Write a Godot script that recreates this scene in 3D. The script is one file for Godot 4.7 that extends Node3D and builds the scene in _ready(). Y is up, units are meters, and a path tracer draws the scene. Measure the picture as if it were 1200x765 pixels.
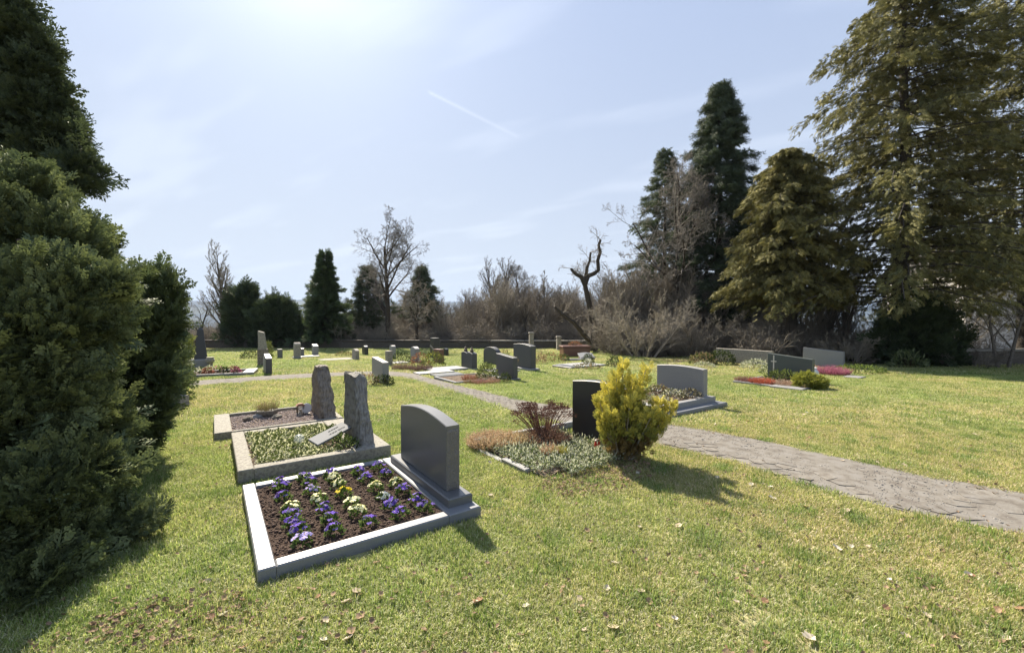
extends Node3D

# ---------------------------------------------------------------- mesh helper
class MB:
	var v := PackedVector3Array()
	var n := PackedVector3Array()
	var c := PackedColorArray()
	var col := Color.WHITE
	func tri_n(a: Vector3, b: Vector3, d: Vector3, na: Vector3, nb: Vector3, nd: Vector3) -> void:
		if (b - a).cross(d - a).dot(na + nb + nd) >= 0.0:
			v.append(a); v.append(d); v.append(b)
			n.append(na); n.append(nd); n.append(nb)
		else:
			v.append(a); v.append(b); v.append(d)
			n.append(na); n.append(nb); n.append(nd)
		c.append(col); c.append(col); c.append(col)
	func tri(a: Vector3, b: Vector3, d: Vector3) -> void:
		var m := (b - a).cross(d - a).normalized()
		tri_n(a, b, d, m, m, m)
	func quad(a: Vector3, b: Vector3, d: Vector3, e: Vector3) -> void:
		tri(a, b, d)
		tri(a, d, e)
	func quad_n(a: Vector3, b: Vector3, d: Vector3, e: Vector3, na: Vector3, nb: Vector3, nd: Vector3, ne: Vector3) -> void:
		tri_n(a, b, d, na, nb, nd)
		tri_n(a, d, e, na, nd, ne)
	# a box with chamfered top edges and corners
	func box(lo: Vector3, hi: Vector3, ch := 0.0) -> void:
		var x0 := lo.x; var y0 := lo.y; var z0 := lo.z
		var x1 := hi.x; var y1 := hi.y; var z1 := hi.z
		var yt := y1 - ch
		var b := [Vector3(x0, y0, z1), Vector3(x1, y0, z1), Vector3(x1, y0, z0), Vector3(x0, y0, z0)]
		var m := [Vector3(x0, yt, z1), Vector3(x1, yt, z1), Vector3(x1, yt, z0), Vector3(x0, yt, z0)]
		var t := [Vector3(x0 + ch, y1, z1 - ch), Vector3(x1 - ch, y1, z1 - ch), Vector3(x1 - ch, y1, z0 + ch), Vector3(x0 + ch, y1, z0 + ch)]
		for i in 4:
			var j := (i + 1) % 4
			quad(b[i], b[j], m[j], m[i])
			if ch > 0.0:
				quad(m[i], m[j], t[j], t[i])
		quad(t[0], t[1], t[2], t[3])
		quad(b[3], b[2], b[1], b[0])
	# upright slab: outline in x (width) and y (height), thickness along z, bevelled
	func slab(outline: PackedVector2Array, thick: float, bev := 0.008) -> void:
		var o := outline
		if Geometry2D.is_polygon_clockwise(o):
			o.reverse()
		var ins := Geometry2D.offset_polygon(o, -bev)
		var inner: PackedVector2Array = PackedVector2Array()
		var k := o.size()
		var area_mid := Vector2.ZERO
		for p in o:
			area_mid += p / k
		for i in k:
			var e0 := (o[i] - o[(i + k - 1) % k]).normalized()
			var e1 := (o[(i + 1) % k] - o[i]).normalized()
			var nn := (Vector2(-e0.y, e0.x) + Vector2(-e1.y, e1.x)).normalized()
			var cs := maxf(0.5, nn.dot(Vector2(-e1.y, e1.x)))
			inner.append(o[i] + nn * bev / cs)
		var zf := thick / 2
		var idx := Geometry2D.triangulate_polygon(inner)
		for i in range(0, idx.size(), 3):
			var a := inner[idx[i]]; var b := inner[idx[i + 1]]; var d := inner[idx[i + 2]]
			if (b - a).cross(d - a) < 0:
				var tmp := b; b = d; d = tmp
			tri(Vector3(a.x, a.y, zf), Vector3(b.x, b.y, zf), Vector3(d.x, d.y, zf))
			tri(Vector3(a.x, a.y, -zf), Vector3(d.x, d.y, -zf), Vector3(b.x, b.y, -zf))
		for i in k:
			var j := (i + 1) % k
			var a := o[i]; var b := o[j]; var ai := inner[i]; var bi := inner[j]
			var zb := zf - bev
			quad(Vector3(a.x, a.y, zb), Vector3(a.x, a.y, -zb), Vector3(b.x, b.y, -zb), Vector3(b.x, b.y, zb))
			quad(Vector3(ai.x, ai.y, zf), Vector3(a.x, a.y, zb), Vector3(b.x, b.y, zb), Vector3(bi.x, bi.y, zf))
			quad(Vector3(a.x, a.y, -zb), Vector3(ai.x, ai.y, -zf), Vector3(bi.x, bi.y, -zf), Vector3(b.x, b.y, -zb))
	func tube(p: PackedVector3Array, r: PackedFloat32Array, sides: int) -> void:
		var k := p.size()
		var prev := PackedVector3Array()
		var prevn := PackedVector3Array()
		var side := Vector3.ZERO
		for i in k:
			var d := (p[mini(i + 1, k - 1)] - p[maxi(i - 1, 0)]).normalized()
			if side == Vector3.ZERO or absf(side.dot(d)) > 0.95:
				side = d.cross(Vector3(0.31, 0.12, 0.94)).normalized()
			side = (side - d * side.dot(d)).normalized()
			var up := side.cross(d)
			var ring := PackedVector3Array()
			var ringn := PackedVector3Array()
			for s in sides:
				var a := TAU * s / sides
				var q := side * cos(a) + up * sin(a)
				ring.append(p[i] + q * r[i])
				ringn.append(q)
			if i > 0:
				for s in sides:
					var t := (s + 1) % sides
					quad_n(prev[s], ring[s], ring[t], prev[t], prevn[s], ringn[s], ringn[t], prevn[t])
			prev = ring
			prevn = ringn
	# a lathed body from radius/height pairs
	func lathe(prof: PackedVector2Array, sides: int, at := Vector3.ZERO) -> void:
		for i in prof.size() - 1:
			var a := prof[i]; var b := prof[i + 1]
			var sl := Vector2(b.y - a.y, a.x - b.x).normalized()
			for s in sides:
				var t0 := TAU * s / sides; var t1 := TAU * (s + 1) / sides
				var d0 := Vector3(cos(t0), 0, -sin(t0)); var d1 := Vector3(cos(t1), 0, -sin(t1))
				var n0 := d0 * sl.x + Vector3.UP * sl.y; var n1 := d1 * sl.x + Vector3.UP * sl.y
				quad_n(at + d0 * a.x + Vector3.UP * a.y, at + d1 * a.x + Vector3.UP * a.y, at + d1 * b.x + Vector3.UP * b.y, at + d0 * b.x + Vector3.UP * b.y, n0, n1, n1, n0)
	# a leaf of two faces folded along its rib
	func leaf(at: Vector3, dir: Vector3, nor: Vector3, l: float, w: float, fold := 0.25) -> void:
		var s := dir.cross(nor).normalized()
		var up := s.cross(dir).normalized()
		var m := at + dir * l * 0.45
		var tip := at + dir * l - up * l * 0.08
		var a := m + s * w * 0.5 + up * w * fold
		var b := m - s * w * 0.5 + up * w * fold
		tri(at, a, tip)
		tri(at, tip, b)
	func mesh() -> ArrayMesh:
		var arr := []
		arr.resize(Mesh.ARRAY_MAX)
		arr[Mesh.ARRAY_VERTEX] = v
		arr[Mesh.ARRAY_NORMAL] = n
		arr[Mesh.ARRAY_COLOR] = c
		var m := ArrayMesh.new()
		m.add_surface_from_arrays(Mesh.PRIMITIVE_TRIANGLES, arr)
		return m

var rng := RandomNumberGenerator.new()
var used := {}
var M := {}
var nz := FastNoiseLite.new()

func rr(a: float, b: float) -> float:
	return rng.randf_range(a, b)

func rvec() -> Vector3:
	while true:
		var q := Vector3(rr(-1, 1), rr(-1, 1), rr(-1, 1))
		if q.length() < 1.0 and q.length() > 0.05:
			return q.normalized()
	return Vector3.UP

func numbered(called: String) -> String:
	var k: int = used.get(called, -1) + 1
	used[called] = k
	return called if k == 0 else "%s_%03d" % [called, k]

func thing(called: String, label: String, category: String, at := Vector3.ZERO, turn := 0.0, group := "") -> Node3D:
	var o := Node3D.new()
	o.name = numbered(called)
	add_child(o)
	o.position = at
	o.rotation.y = turn
	o.set_meta("label", label)
	o.set_meta("category", category)
	if group:
		o.set_meta("group", group)
	return o

func part(called: String, m: Mesh, mt: Material, parent: Node, at := Vector3.ZERO, turn := Vector3.ZERO) -> MeshInstance3D:
	var o := MeshInstance3D.new()
	o.name = called
	o.mesh = m
	o.material_override = mt
	parent.add_child(o, true)
	o.position = at
	o.rotation = turn
	return o

func struct(called: String, m: Mesh, mt: Material) -> MeshInstance3D:
	var o := part(numbered(called), m, mt, self)
	o.set_meta("kind", "structure")
	return o

func many(called: String, m: Mesh, mt: Material, at: Array, cols: Array, parent: Node) -> MultiMeshInstance3D:
	var mm := MultiMesh.new()
	mm.transform_format = MultiMesh.TRANSFORM_3D
	mm.use_colors = cols.size() > 0
	mm.mesh = m
	mm.instance_count = at.size()
	for i in at.size():
		mm.set_instance_transform(i, at[i])
		if cols.size() > 0:
			mm.set_instance_color(i, cols[i])
	var o := MultiMeshInstance3D.new()
	o.name = called
	o.multimesh = mm
	o.material_override = mt
	parent.add_child(o, true)
	o.set_meta("kind", "stuff")
	return o

func stuff(called: String, label: String, category: String, m: Mesh, mt: Material, at: Array, cols: Array) -> MultiMeshInstance3D:
	var o := many(numbered(called), m, mt, at, cols, self)
	o.set_meta("kind", "stuff")
	o.set_meta("label", label)
	o.set_meta("category", category)
	return o

# ---------------------------------------------------------------- ground shape
func hh(x: float, z: float) -> float:
	var d := -z
	var y := -0.02 * (sqrt((d - 6.0) * (d - 6.0) + 4.0) + (d - 6.0)) / 2.0
	var r := sqrt(x * x * 0.35 + d * d)
	if d > 34.0:
		var t := d - 34.0
		y -= 0.11 * t * t / (t + 60.0)
	return y

func on(x: float, z: float) -> Vector3:
	return Vector3(x, hh(x, z), z)

const U := Vector3(0.82, 0, -0.572)
const V := Vector3(-0.572, 0, -0.82)
const TURN := 0.609
func gp(u: float, v: float, y := 0.0) -> Vector3:   # a point in the row of graves: u along a grave, v across the row
	var p := Vector3(-1.56, 0, -2.6) + U * u + V * v
	p.y = hh(p.x, p.z) + y
	return p

# ---------------------------------------------------------------- materials
func noise_tex(seed_: int, freq: float, offs: Array, cols: Array, type := FastNoiseLite.TYPE_SIMPLEX_SMOOTH, oct := 4, size := 512) -> NoiseTexture2D:
	var f := FastNoiseLite.new()
	f.seed = seed_
	f.frequency = freq
	f.noise_type = type
	f.fractal_octaves = oct
	f.fractal_type = FastNoiseLite.FRACTAL_FBM if oct > 1 else FastNoiseLite.FRACTAL_NONE
	var t := NoiseTexture2D.new()
	t.width = size
	t.height = size
	t.seamless = true
	t.noise = f
	if cols.size() > 0:
		var gr := Gradient.new()
		gr.offsets = PackedFloat32Array(offs)
		var cc := PackedColorArray()
		for q in cols:
			cc.append((q as Color).linear_to_srgb())
		gr.colors = cc
		t.color_ramp = gr
	return t

func mat(called: String, base: Color, rough := 0.8, tex: Texture2D = null, scale := 1.0, bump: Texture2D = null, depth := 0.0, spec := 0.5) -> StandardMaterial3D:
	var m := StandardMaterial3D.new()
	m.resource_name = called
	m.albedo_color = base.linear_to_srgb()
	m.roughness = rough
	m.metallic_specular = spec
	if tex or bump:
		m.uv1_triplanar = true
		m.uv1_scale = Vector3.ONE * scale
	if tex:
		m.albedo_texture = tex
	if bump:
		m.heightmap_enabled = true
		m.heightmap_texture = bump
		m.heightmap_scale = depth
	M[called] = m
	return m

func vmat(called: String, rough := 0.8, back := 0.0, spec := 0.3) -> StandardMaterial3D:   # colour from the vertices
	var m := StandardMaterial3D.new()
	m.resource_name = called
	m.vertex_color_use_as_albedo = true
	m.roughness = rough
	m.metallic_specular = spec
	if back > 0.0:
		m.backlight_enabled = true
		m.backlight = Color(back, back, back * 0.8).linear_to_srgb()
	M[called] = m
	return m

func make_materials() -> void:
	var speck := noise_tex(3, 0.11, [0.15, 0.4, 0.55, 0.8], [Color(0.42, 0.42, 0.43), Color(0.75, 0.76, 0.78), Color(0.95, 0.95, 0.95), Color(1, 1, 1)], FastNoiseLite.TYPE_CELLULAR, 3)
	var fine := noise_tex(4, 0.2, [0.3, 0.5, 0.7], [Color(0.55, 0.55, 0.56), Color(0.85, 0.85, 0.85), Color(1, 1, 1)])
	var bump := noise_tex(5, 0.03, [], [], FastNoiseLite.TYPE_SIMPLEX_SMOOTH, 5)
	var bumpf := noise_tex(6, 0.12, [], [], FastNoiseLite.TYPE_SIMPLEX_SMOOTH, 4)
	var mott := noise_tex(7, 0.018, [0.25, 0.5, 0.75], [Color(0.5, 0.48, 0.45), Color(0.8, 0.8, 0.78), Color(1, 1, 1)], FastNoiseLite.TYPE_SIMPLEX_SMOOTH, 5)
	var lich := noise_tex(8, 0.022, [0.25, 0.45, 0.6, 0.8], [Color(0.58, 0.56, 0.53), Color(0.78, 0.76, 0.72), Color(0.95, 0.95, 0.9), Color(0.72, 0.73, 0.6)], FastNoiseLite.TYPE_SIMPLEX_SMOOTH, 6)
	var streak := noise_tex(9, 0.02, [0.3, 0.5, 0.7], [Color(0.45, 0.44, 0.42), Color(0.8, 0.79, 0.76), Color(1, 1, 0.96)], FastNoiseLite.TYPE_SIMPLEX_SMOOTH, 6)
	var crack := noise_tex(10, 0.02, [0.2, 0.45, 0.6, 0.85], [Color(0.66, 0.63, 0.6), Color(0.86, 0.84, 0.8), Color(0.93, 0.92, 0.9), Color(1, 1, 1)], FastNoiseLite.TYPE_SIMPLEX_SMOOTH, 5)
	var soft := noise_tex(17, 0.05, [0.2, 0.5, 0.8], [Color(0.68, 0.68, 0.67), Color(0.86, 0.86, 0.85), Color(1, 1, 1)], FastNoiseLite.TYPE_SIMPLEX_SMOOTH, 5)
	mat("granite_light", Color(0.20, 0.211, 0.227), 0.42, speck, 6.0, null, 0, 0.55)
	mat("granite_dark", Color(0.13, 0.135, 0.14), 0.32, speck, 6.0, null, 0, 0.55)
	mat("granite_mid", Color(0.25, 0.252, 0.255), 0.55, soft, 1.6, bumpf, 0.2)
	mat("granite_slate", Color(0.07, 0.072, 0.078), 0.45, soft, 2.5, bumpf, 0.2)
	mat("granite_black", Color(0.028, 0.03, 0.034), 0.38, speck, 5.0, null, 0, 0.55)
	mat("granite_green", Color(0.085, 0.1, 0.095), 0.35, speck, 5.0, null, 0, 0.5)
	mat("granite_rough_side", Color(0.2, 0.19, 0.18), 0.75, fine, 5.0, bump, 1.2)
	mat("granite_red", Color(0.16, 0.075, 0.055), 0.35, speck, 5.0)
	mat("concrete_old", Color(0.29, 0.28, 0.255), 0.9, lich, 1.6, bumpf, 0.4)
	mat("stone_pale", Color(0.30, 0.285, 0.26), 0.85, lich, 1.4, bump, 0.8)
	var rs := mat("rock_grey", Color(0.26, 0.255, 0.24), 0.85, streak, 1.6, bump, 2.0)
	rs.uv1_scale = Vector3(3.2, 0.9, 3.2)
	var rb := mat("rock_brown", Color(0.25, 0.215, 0.185), 0.85, streak, 1.6, bump, 2.0)
	rb.uv1_scale = Vector3(3.0, 0.9, 3.0)
	mat("soil", Color(0.085, 0.06, 0.048), 0.97, mott, 3.0, bump, 2.0, 0.2)
	mat("soil_dry", Color(0.20, 0.155, 0.12), 0.97, mott, 2.0, bump, 1.5, 0.2)
	var pg := mat("path_gravel", Color(0.19, 0.18, 0.165), 0.95, crack, 0.5, bumpf, 0.25, 0.2)
	pg.uv1_world_triplanar = true
	for q in [["path_plate", Color(0.175, 0.166, 0.153)], ["path_plate_pale", Color(0.21, 0.198, 0.18)]]:
		mat(q[0], q[1], 0.95, crack, 0.7, bumpf, 0.25, 0.2).uv1_world_triplanar = true
	mat("plaque_white", Color(0.27, 0.28, 0.285), 0.8, fine, 2.0)
	mat("ink", Color(0.03, 0.03, 0.035), 0.6)
	mat("white_glaze", Color(0.55, 0.56, 0.59), 0.25, null, 1, null, 0, 0.6)
	mat("terracotta", Color(0.30, 0.14, 0.08), 0.8, fine, 3.0)
	mat("pot_grey", Color(0.22, 0.21, 0.2), 0.85, lich, 2.5)
	mat("brass_dark", Color(0.09, 0.065, 0.04), 0.5)
	mat("red_plastic", Color(0.4, 0.02, 0.02), 0.35)
	mat("bronze_pale", Color(0.55, 0.52, 0.45), 0.5)
	mat("bark_dark", Color(0.075, 0.062, 0.05), 0.95, streak, 2.0, bump, 3.0)
	mat("bark_grey", Color(0.16, 0.14, 0.118), 0.95, streak, 2.0, bump, 2.0)
	mat("bark_brown", Color(0.13, 0.10, 0.078), 0.95, streak, 2.0, bump, 2.0)
	mat("twig_grey", Color(0.155, 0.14, 0.12), 0.9)
	mat("twig_brown", Color(0.20, 0.175, 0.14), 0.9)
	mat("twig_tan", Color(0.275, 0.245, 0.195), 0.9)
	mat("plaster", Color(0.66, 0.65, 0.64), 0.9, mott, 0.4)
	mat("roof_tile", Color(0.07, 0.068, 0.066), 0.85, fine, 1.0)
	mat("wall_stone", Color(0.12, 0.105, 0.09), 0.9, lich, 1.2, bump, 2.0)
	mat("wood_grey", Color(0.27, 0.245, 0.215), 0.9, streak, 2.0)
	vmat("leaf", 0.75, 0.65)
	vmat("needle", 0.7, 0.4)
	vmat("grass", 0.8, 0.95, 0.25)
	vmat("petal", 0.7, 0.5)
	vmat("dead_leaf", 0.85, 0.3)
	vmat("pebble", 0.9)
	var gm := vmat("ground", 0.95, 0.0, 0.2)
	gm.albedo_texture = mott
	gm.uv1_triplanar = true
	gm.uv1_world_triplanar = true
	gm.uv1_scale = Vector3.ONE * 0.35
	gm.heightmap_enabled = true
	gm.heightmap_texture = bump
	gm.heightmap_scale = 1.5
	var gl := StandardMaterial3D.new()
	gl.resource_name = "clear_glass"
	gl.albedo_color = Color(0.9, 0.92, 0.92, 0.25)
	gl.roughness = 0.08
	gl.transparency = BaseMaterial3D.TRANSPARENCY_ALPHA
	M["glass"] = gl

# ---------------------------------------------------------------- camera, sky, sun
func make_view() -> void:
	var cam := Camera3D.new()
	cam.name = "camera"
	add_child(cam)
	cam.position = Vector3(0, 1.6, 0)
	cam.rotation_degrees = Vector3(-1.19, 0, 0)
	cam.fov = 74.28
	cam.near = 0.05
	cam.far = 12000.0
	cam.current = true
	var sun := DirectionalLight3D.new()
	sun.name = "sun"
	add_child(sun)
	var az := deg_to_rad(27.0)
	var el := deg_to_rad(41.0)
	var to_sun := Vector3(-sin(az) * cos(el), sin(el), -cos(az) * cos(el))
	sun.look_at_from_position(Vector3.ZERO, -to_sun, Vector3.UP)
	sun.light_energy = 1.6
	sun.light_color = Color(1.0, 0.95, 0.87)
	sun.light_angular_distance = 0.55
	sun.shadow_enabled = true
	var env := Environment.new()
	env.background_mode = Environment.BG_SKY
	env.tonemap_mode = Environment.TONE_MAPPER_LINEAR
	env.tonemap_exposure = 2.8
	env.sdfgi_enabled = true
	env.ssao_enabled = true
	env.ssil_enabled = true
	var pm := PanoramaSkyMaterial.new()
	pm.panorama = sky_image(to_sun)
	var sk := Sky.new()
	sk.sky_material = pm
	sk.radiance_size = Sky.RADIANCE_SIZE_256
	env.sky = sk
	env.fog_enabled = true
	env.fog_density = 0.00011
	env.fog_light_color = Color(0.74, 0.84, 1.0)
	var we := WorldEnvironment.new()
	we.name = "world_environment"
	we.environment = env
	add_child(we)

# clear spring air: blue overhead, paler to the horizon, a wide forward-scattering glow round the sun, thin cirrus, one trail
func sky_image(to_sun: Vector3) -> ImageTexture:
	var w := 2048
	var h := 1024
	var im := Image.create(w, h, false, Image.FORMAT_RGBF)
	var f := FastNoiseLite.new()
	f.seed = 11
	f.frequency = 0.9
	f.fractal_octaves = 4
	var top := Vector3(0.131, 0.173, 0.268)
	var hor := Vector3(0.268, 0.296, 0.322)
	var below := Vector3(0.20, 0.205, 0.19)
	for j in h:
		var th := PI * (j + 0.5) / h
		var y := cos(th)
		if y < -0.03:
			im.fill_rect(Rect2i(0, j, w, h - j), Color(below.x, below.y, below.z))
			break
		var base := top.lerp(hor, pow(1.0 - clampf(y, 0, 1), 2.2))
		for i in w:
			var ph := TAU * (i + 0.5) / w
			var d := Vector3(sin(th) * sin(ph), y, -sin(th) * cos(ph))
			var ang := acos(clampf(d.dot(to_sun), -1, 1))
			var c := base + Vector3(1.0, 0.98, 0.95) * (0.135 * exp(-ang / 0.45) + 0.4 * exp(-ang / 0.10))
			if d.y > 0.02:
				var q := Vector2(d.x, d.z) / (d.y + 0.12)
				var a := f.get_noise_2d(q.x * 0.55 + q.y * 0.3, q.y * 2.0 - q.x * 1.1)
				c += Vector3(0.03, 0.029, 0.026) * smoothstep(0.05, 0.6, a) * smoothstep(0.0, 0.15, d.y)
			im.set_pixel(i, j, Color(c.x, c.y, c.z))
	var a0 := Vector3(-0.197, 0.525, -1.011).normalized()
	var a1 := Vector3(0.013, 0.42, -1.009).normalized()
	var done := {}
	for s in 900:
		var t := s / 900.0
		var d := a0.slerp(a1, t)
		var x := fposmod(atan2(d.x, -d.z) / TAU, 1.0) * w
		var y := acos(d.y) / PI * h
		var al := 0.085 * (1.0 - t * 0.75) * smoothstep(0.0, 0.03, t)
		var wd := 0.5 + t * 0.4
		for oy in range(-2, 3):
			for ox in range(-2, 3):
				var p := Vector2i(int(floor(x)) + ox, int(floor(y)) + oy)
				var q := Vector2(p.x + 0.5 - x, p.y + 0.5 - y).length() / wd
				p.x = posmod(p.x, w)
				done[p] = maxf(done.get(p, 0.0), al * exp(-q * q))
	for p in done:
		var c := im.get_pixelv(p)
		var k: float = done[p]
		im.set_pixelv(p, Color(c.r + k, c.g + k * 0.97, c.b + k * 0.9))
	return ImageTexture.create_from_image(im)

# ---------------------------------------------------------------- ground, path, grass
var path_near := PackedVector2Array([Vector2(9.5, 1.4), Vector2(5.6, -1.75), Vector2(3.78, -3.15), Vector2(3.02, -3.78), Vector2(2.25, -5.02), Vector2(1.3, -6.0), Vector2(0.28, -7.15), Vector2(-0.69, -8.71), Vector2(-2.19, -11.0), Vector2(-3.0, -12.1), Vector2(-3.75, -12.6), Vector2(-4.7, -12.65), Vector2(-5.99, -12.07), Vector2(-7.95, -10.54), Vector2(-10.5, -8.2), Vector2(-14, -5.2)])
var path_far := PackedVector2Array([Vector2(10.2, 0.5), Vector2(6.6, -2.4), Vector2(4.68, -3.91), Vector2(3.84, -4.81), Vector2(3.12, -5.81), Vector2(2.2, -6.75), Vector2(0.34, -8.51), Vector2(-0.78, -9.95), Vector2(-2.4, -12.3), Vector2(-3.1, -13.4), Vector2(-3.99, -14.0), Vector2(-5.1, -13.9), Vector2(-6.63, -13.3), Vector2(-8.69, -11.6), Vector2(-11.2, -9.2), Vector2(-14.8, -6.1)])
var path_poly := PackedVector2Array()
var beds: Array = []     # [centre Vector2, half u, half v] in the graves' own axes

func add_bed(p: Vector3, hu: float, hv: float) -> void:
	beds.append([Vector2(p.x, p.z), hu, hv])

func smooth_line(a: PackedVector2Array, per: int) -> PackedVector2Array:
	var out := PackedVector2Array()
	for i in a.size() - 1:
		for k in per:
			out.append(a[i].cubic_interpolate(a[i + 1], a[maxi(i - 1, 0)], a[mini(i + 2, a.size() - 1)], float(k) / per))
	out.append(a[a.size() - 1])
	return out

func make_ground() -> void:
	var xs := []
	var zs := []
	for i in range(-90, 91):
		var t := i / 90.0
		xs.append(26.0 * t + 4500.0 * pow(absf(t), 6.0) * signf(t))
	for i in 150:
		var t := i / 149.0
		zs.append(14.0 - 50.0 * t - 850.0 * pow(t, 6.0))
	var mb := MB.new()
	var col := func(x: float, z: float) -> Color:
		var n1 := nz.get_noise_2d(x * 6.0, z * 6.0)
		var edge := smoothstep(-25.0, -29.0, z + nz.get_noise_2d(x * 12, 5) * 2.0)
		if x > 6.0:
			edge = maxf(edge, smoothstep(-15.5, -17.0, z - (x - 14.0) * 0.12))
		var lawn := Color(0.29, 0.285, 0.135).lerp(Color(0.40, 0.36, 0.21), clampf(0.5 + n1, 0, 1))
		var wood := Color(0.11, 0.085, 0.06).lerp(Color(0.17, 0.13, 0.09), clampf(0.5 + n1, 0, 1))
		return lawn.lerp(wood, edge)
	for i in xs.size() - 1:
		for j in zs.size() - 1:
			var a := on(xs[i], zs[j]); var b := on(xs[i + 1], zs[j]); var d := on(xs[i + 1], zs[j + 1]); var e := on(xs[i], zs[j + 1])
			var ca: Color = col.call(a.x, a.z)
			var up := Vector3.UP
			mb.col = ca
			mb.quad_n(a, b, d, e, up, up, up, up)
	struct("ground", mb.mesh(), M.ground)
	# the hills across the valley
	mb = MB.new()
	var rows := 26
	var colsn := 120
	var gridp := []
	for r in rows:
		var row := []
		var dist := 850.0 + 4200.0 * pow(float(r) / (rows - 1), 1.3)
		for k in colsn + 1:
			var an := deg_to_rad(-75.0 + 150.0 * k / colsn)
			var x := sin(an) * dist * 1.3
			var z := -cos(an) * dist
			var t := float(r) / (rows - 1)
			var base := -80.0 + smoothstep(0.35, 0.95, t) * (250.0 + 50.0 * nz.get_noise_2d(x * 0.02, 40.0)) + nz.get_noise_2d(x * 0.05, z * 0.05) * 24.0
			row.append(Vector3(x, base, z))
		gridp.append(row)
	for r in rows - 1:
		for k in colsn:
			var a: Vector3 = gridp[r][k]
			var f1 := nz.get_noise_2d(a.x * 0.12, a.z * 0.12)
			mb.col = Color(0.03, 0.04, 0.035).lerp(Color(0.07, 0.08, 0.05), smoothstep(0.0, 0.25, f1))
			mb.quad(gridp[r][k], gridp[r][k + 1], gridp[r + 1][k + 1], gridp[r + 1][k])
	struct("hills", mb.mesh(), M.ground)
	# path, a hand's breadth of crown, edges broken by the turf
	var a := smooth_line(path_near, 8)
	var b := smooth_line(path_far, 8)
	mb = MB.new()
	for i in a.size() - 1:
		var cross := 6
		for k in cross:
			var p00 := a[i].lerp(b[i], float(k) / cross); var p01 := a[i].lerp(b[i], float(k + 1) / cross)
			var p10 := a[i + 1].lerp(b[i + 1], float(k) / cross); var p11 := a[i + 1].lerp(b[i + 1], float(k + 1) / cross)
			var pts := []
			for q in [[p00, k], [p01, k + 1], [p11, k + 1], [p10, k]]:
				var w: float = float(q[1]) / cross
				var p := on(q[0].x, q[0].y)
				p.y += 0.008 + 0.02 * sin(PI * w) + 0.006 * nz.get_noise_2d(p.x * 40, p.z * 40)
				pts.append(p)
			mb.quad(pts[0], pts[3], pts[2], pts[1])
	var road := struct("path", mb.mesh(), M.path_gravel)
	paving(road, a, b)
	path_poly = a.duplicate()
	var br := b.duplicate()
	br.reverse()
	path_poly.append_array(br)
	# loose grit on the path
	var pm := pebble_mesh()
	var at := []
	var cols := []
	rng.seed = 21
	for k in 14000:
		var i := rng.randi_range(0, a.size() - 2)
		var w := rng.randf()
		var p2 := a[i].lerp(a[i + 1], rng.randf()).lerp(b[i].lerp(b[i + 1], rng.randf()), w)
		if -p2.y < 1.5 or -p2.y > 12 or p2.x > 1.3 * -p2.y + 1.0:
			continue
		var s := rr(0.003, 0.008) if rng.randf() < 0.96 else rr(0.009, 0.015)
		var p := on(p2.x, p2.y) + Vector3(0, 0.008 + 0.02 * sin(PI * w), 0)
		at.append(Transform3D(Basis.from_euler(Vector3(rr(-0.4, 0.4), rr(0, TAU), rr(-0.4, 0.4))).scaled(Vector3(s, s * 0.6, s * 0.8)), p))
		var g := rr(0.12, 0.27)
		cols.append(Color(g, g * 0.95, g * 0.87))
	stuff("path_grit", "loose grey grit scattered over the gravel path", "gravel", pm, M.pebble, at, cols)

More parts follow.
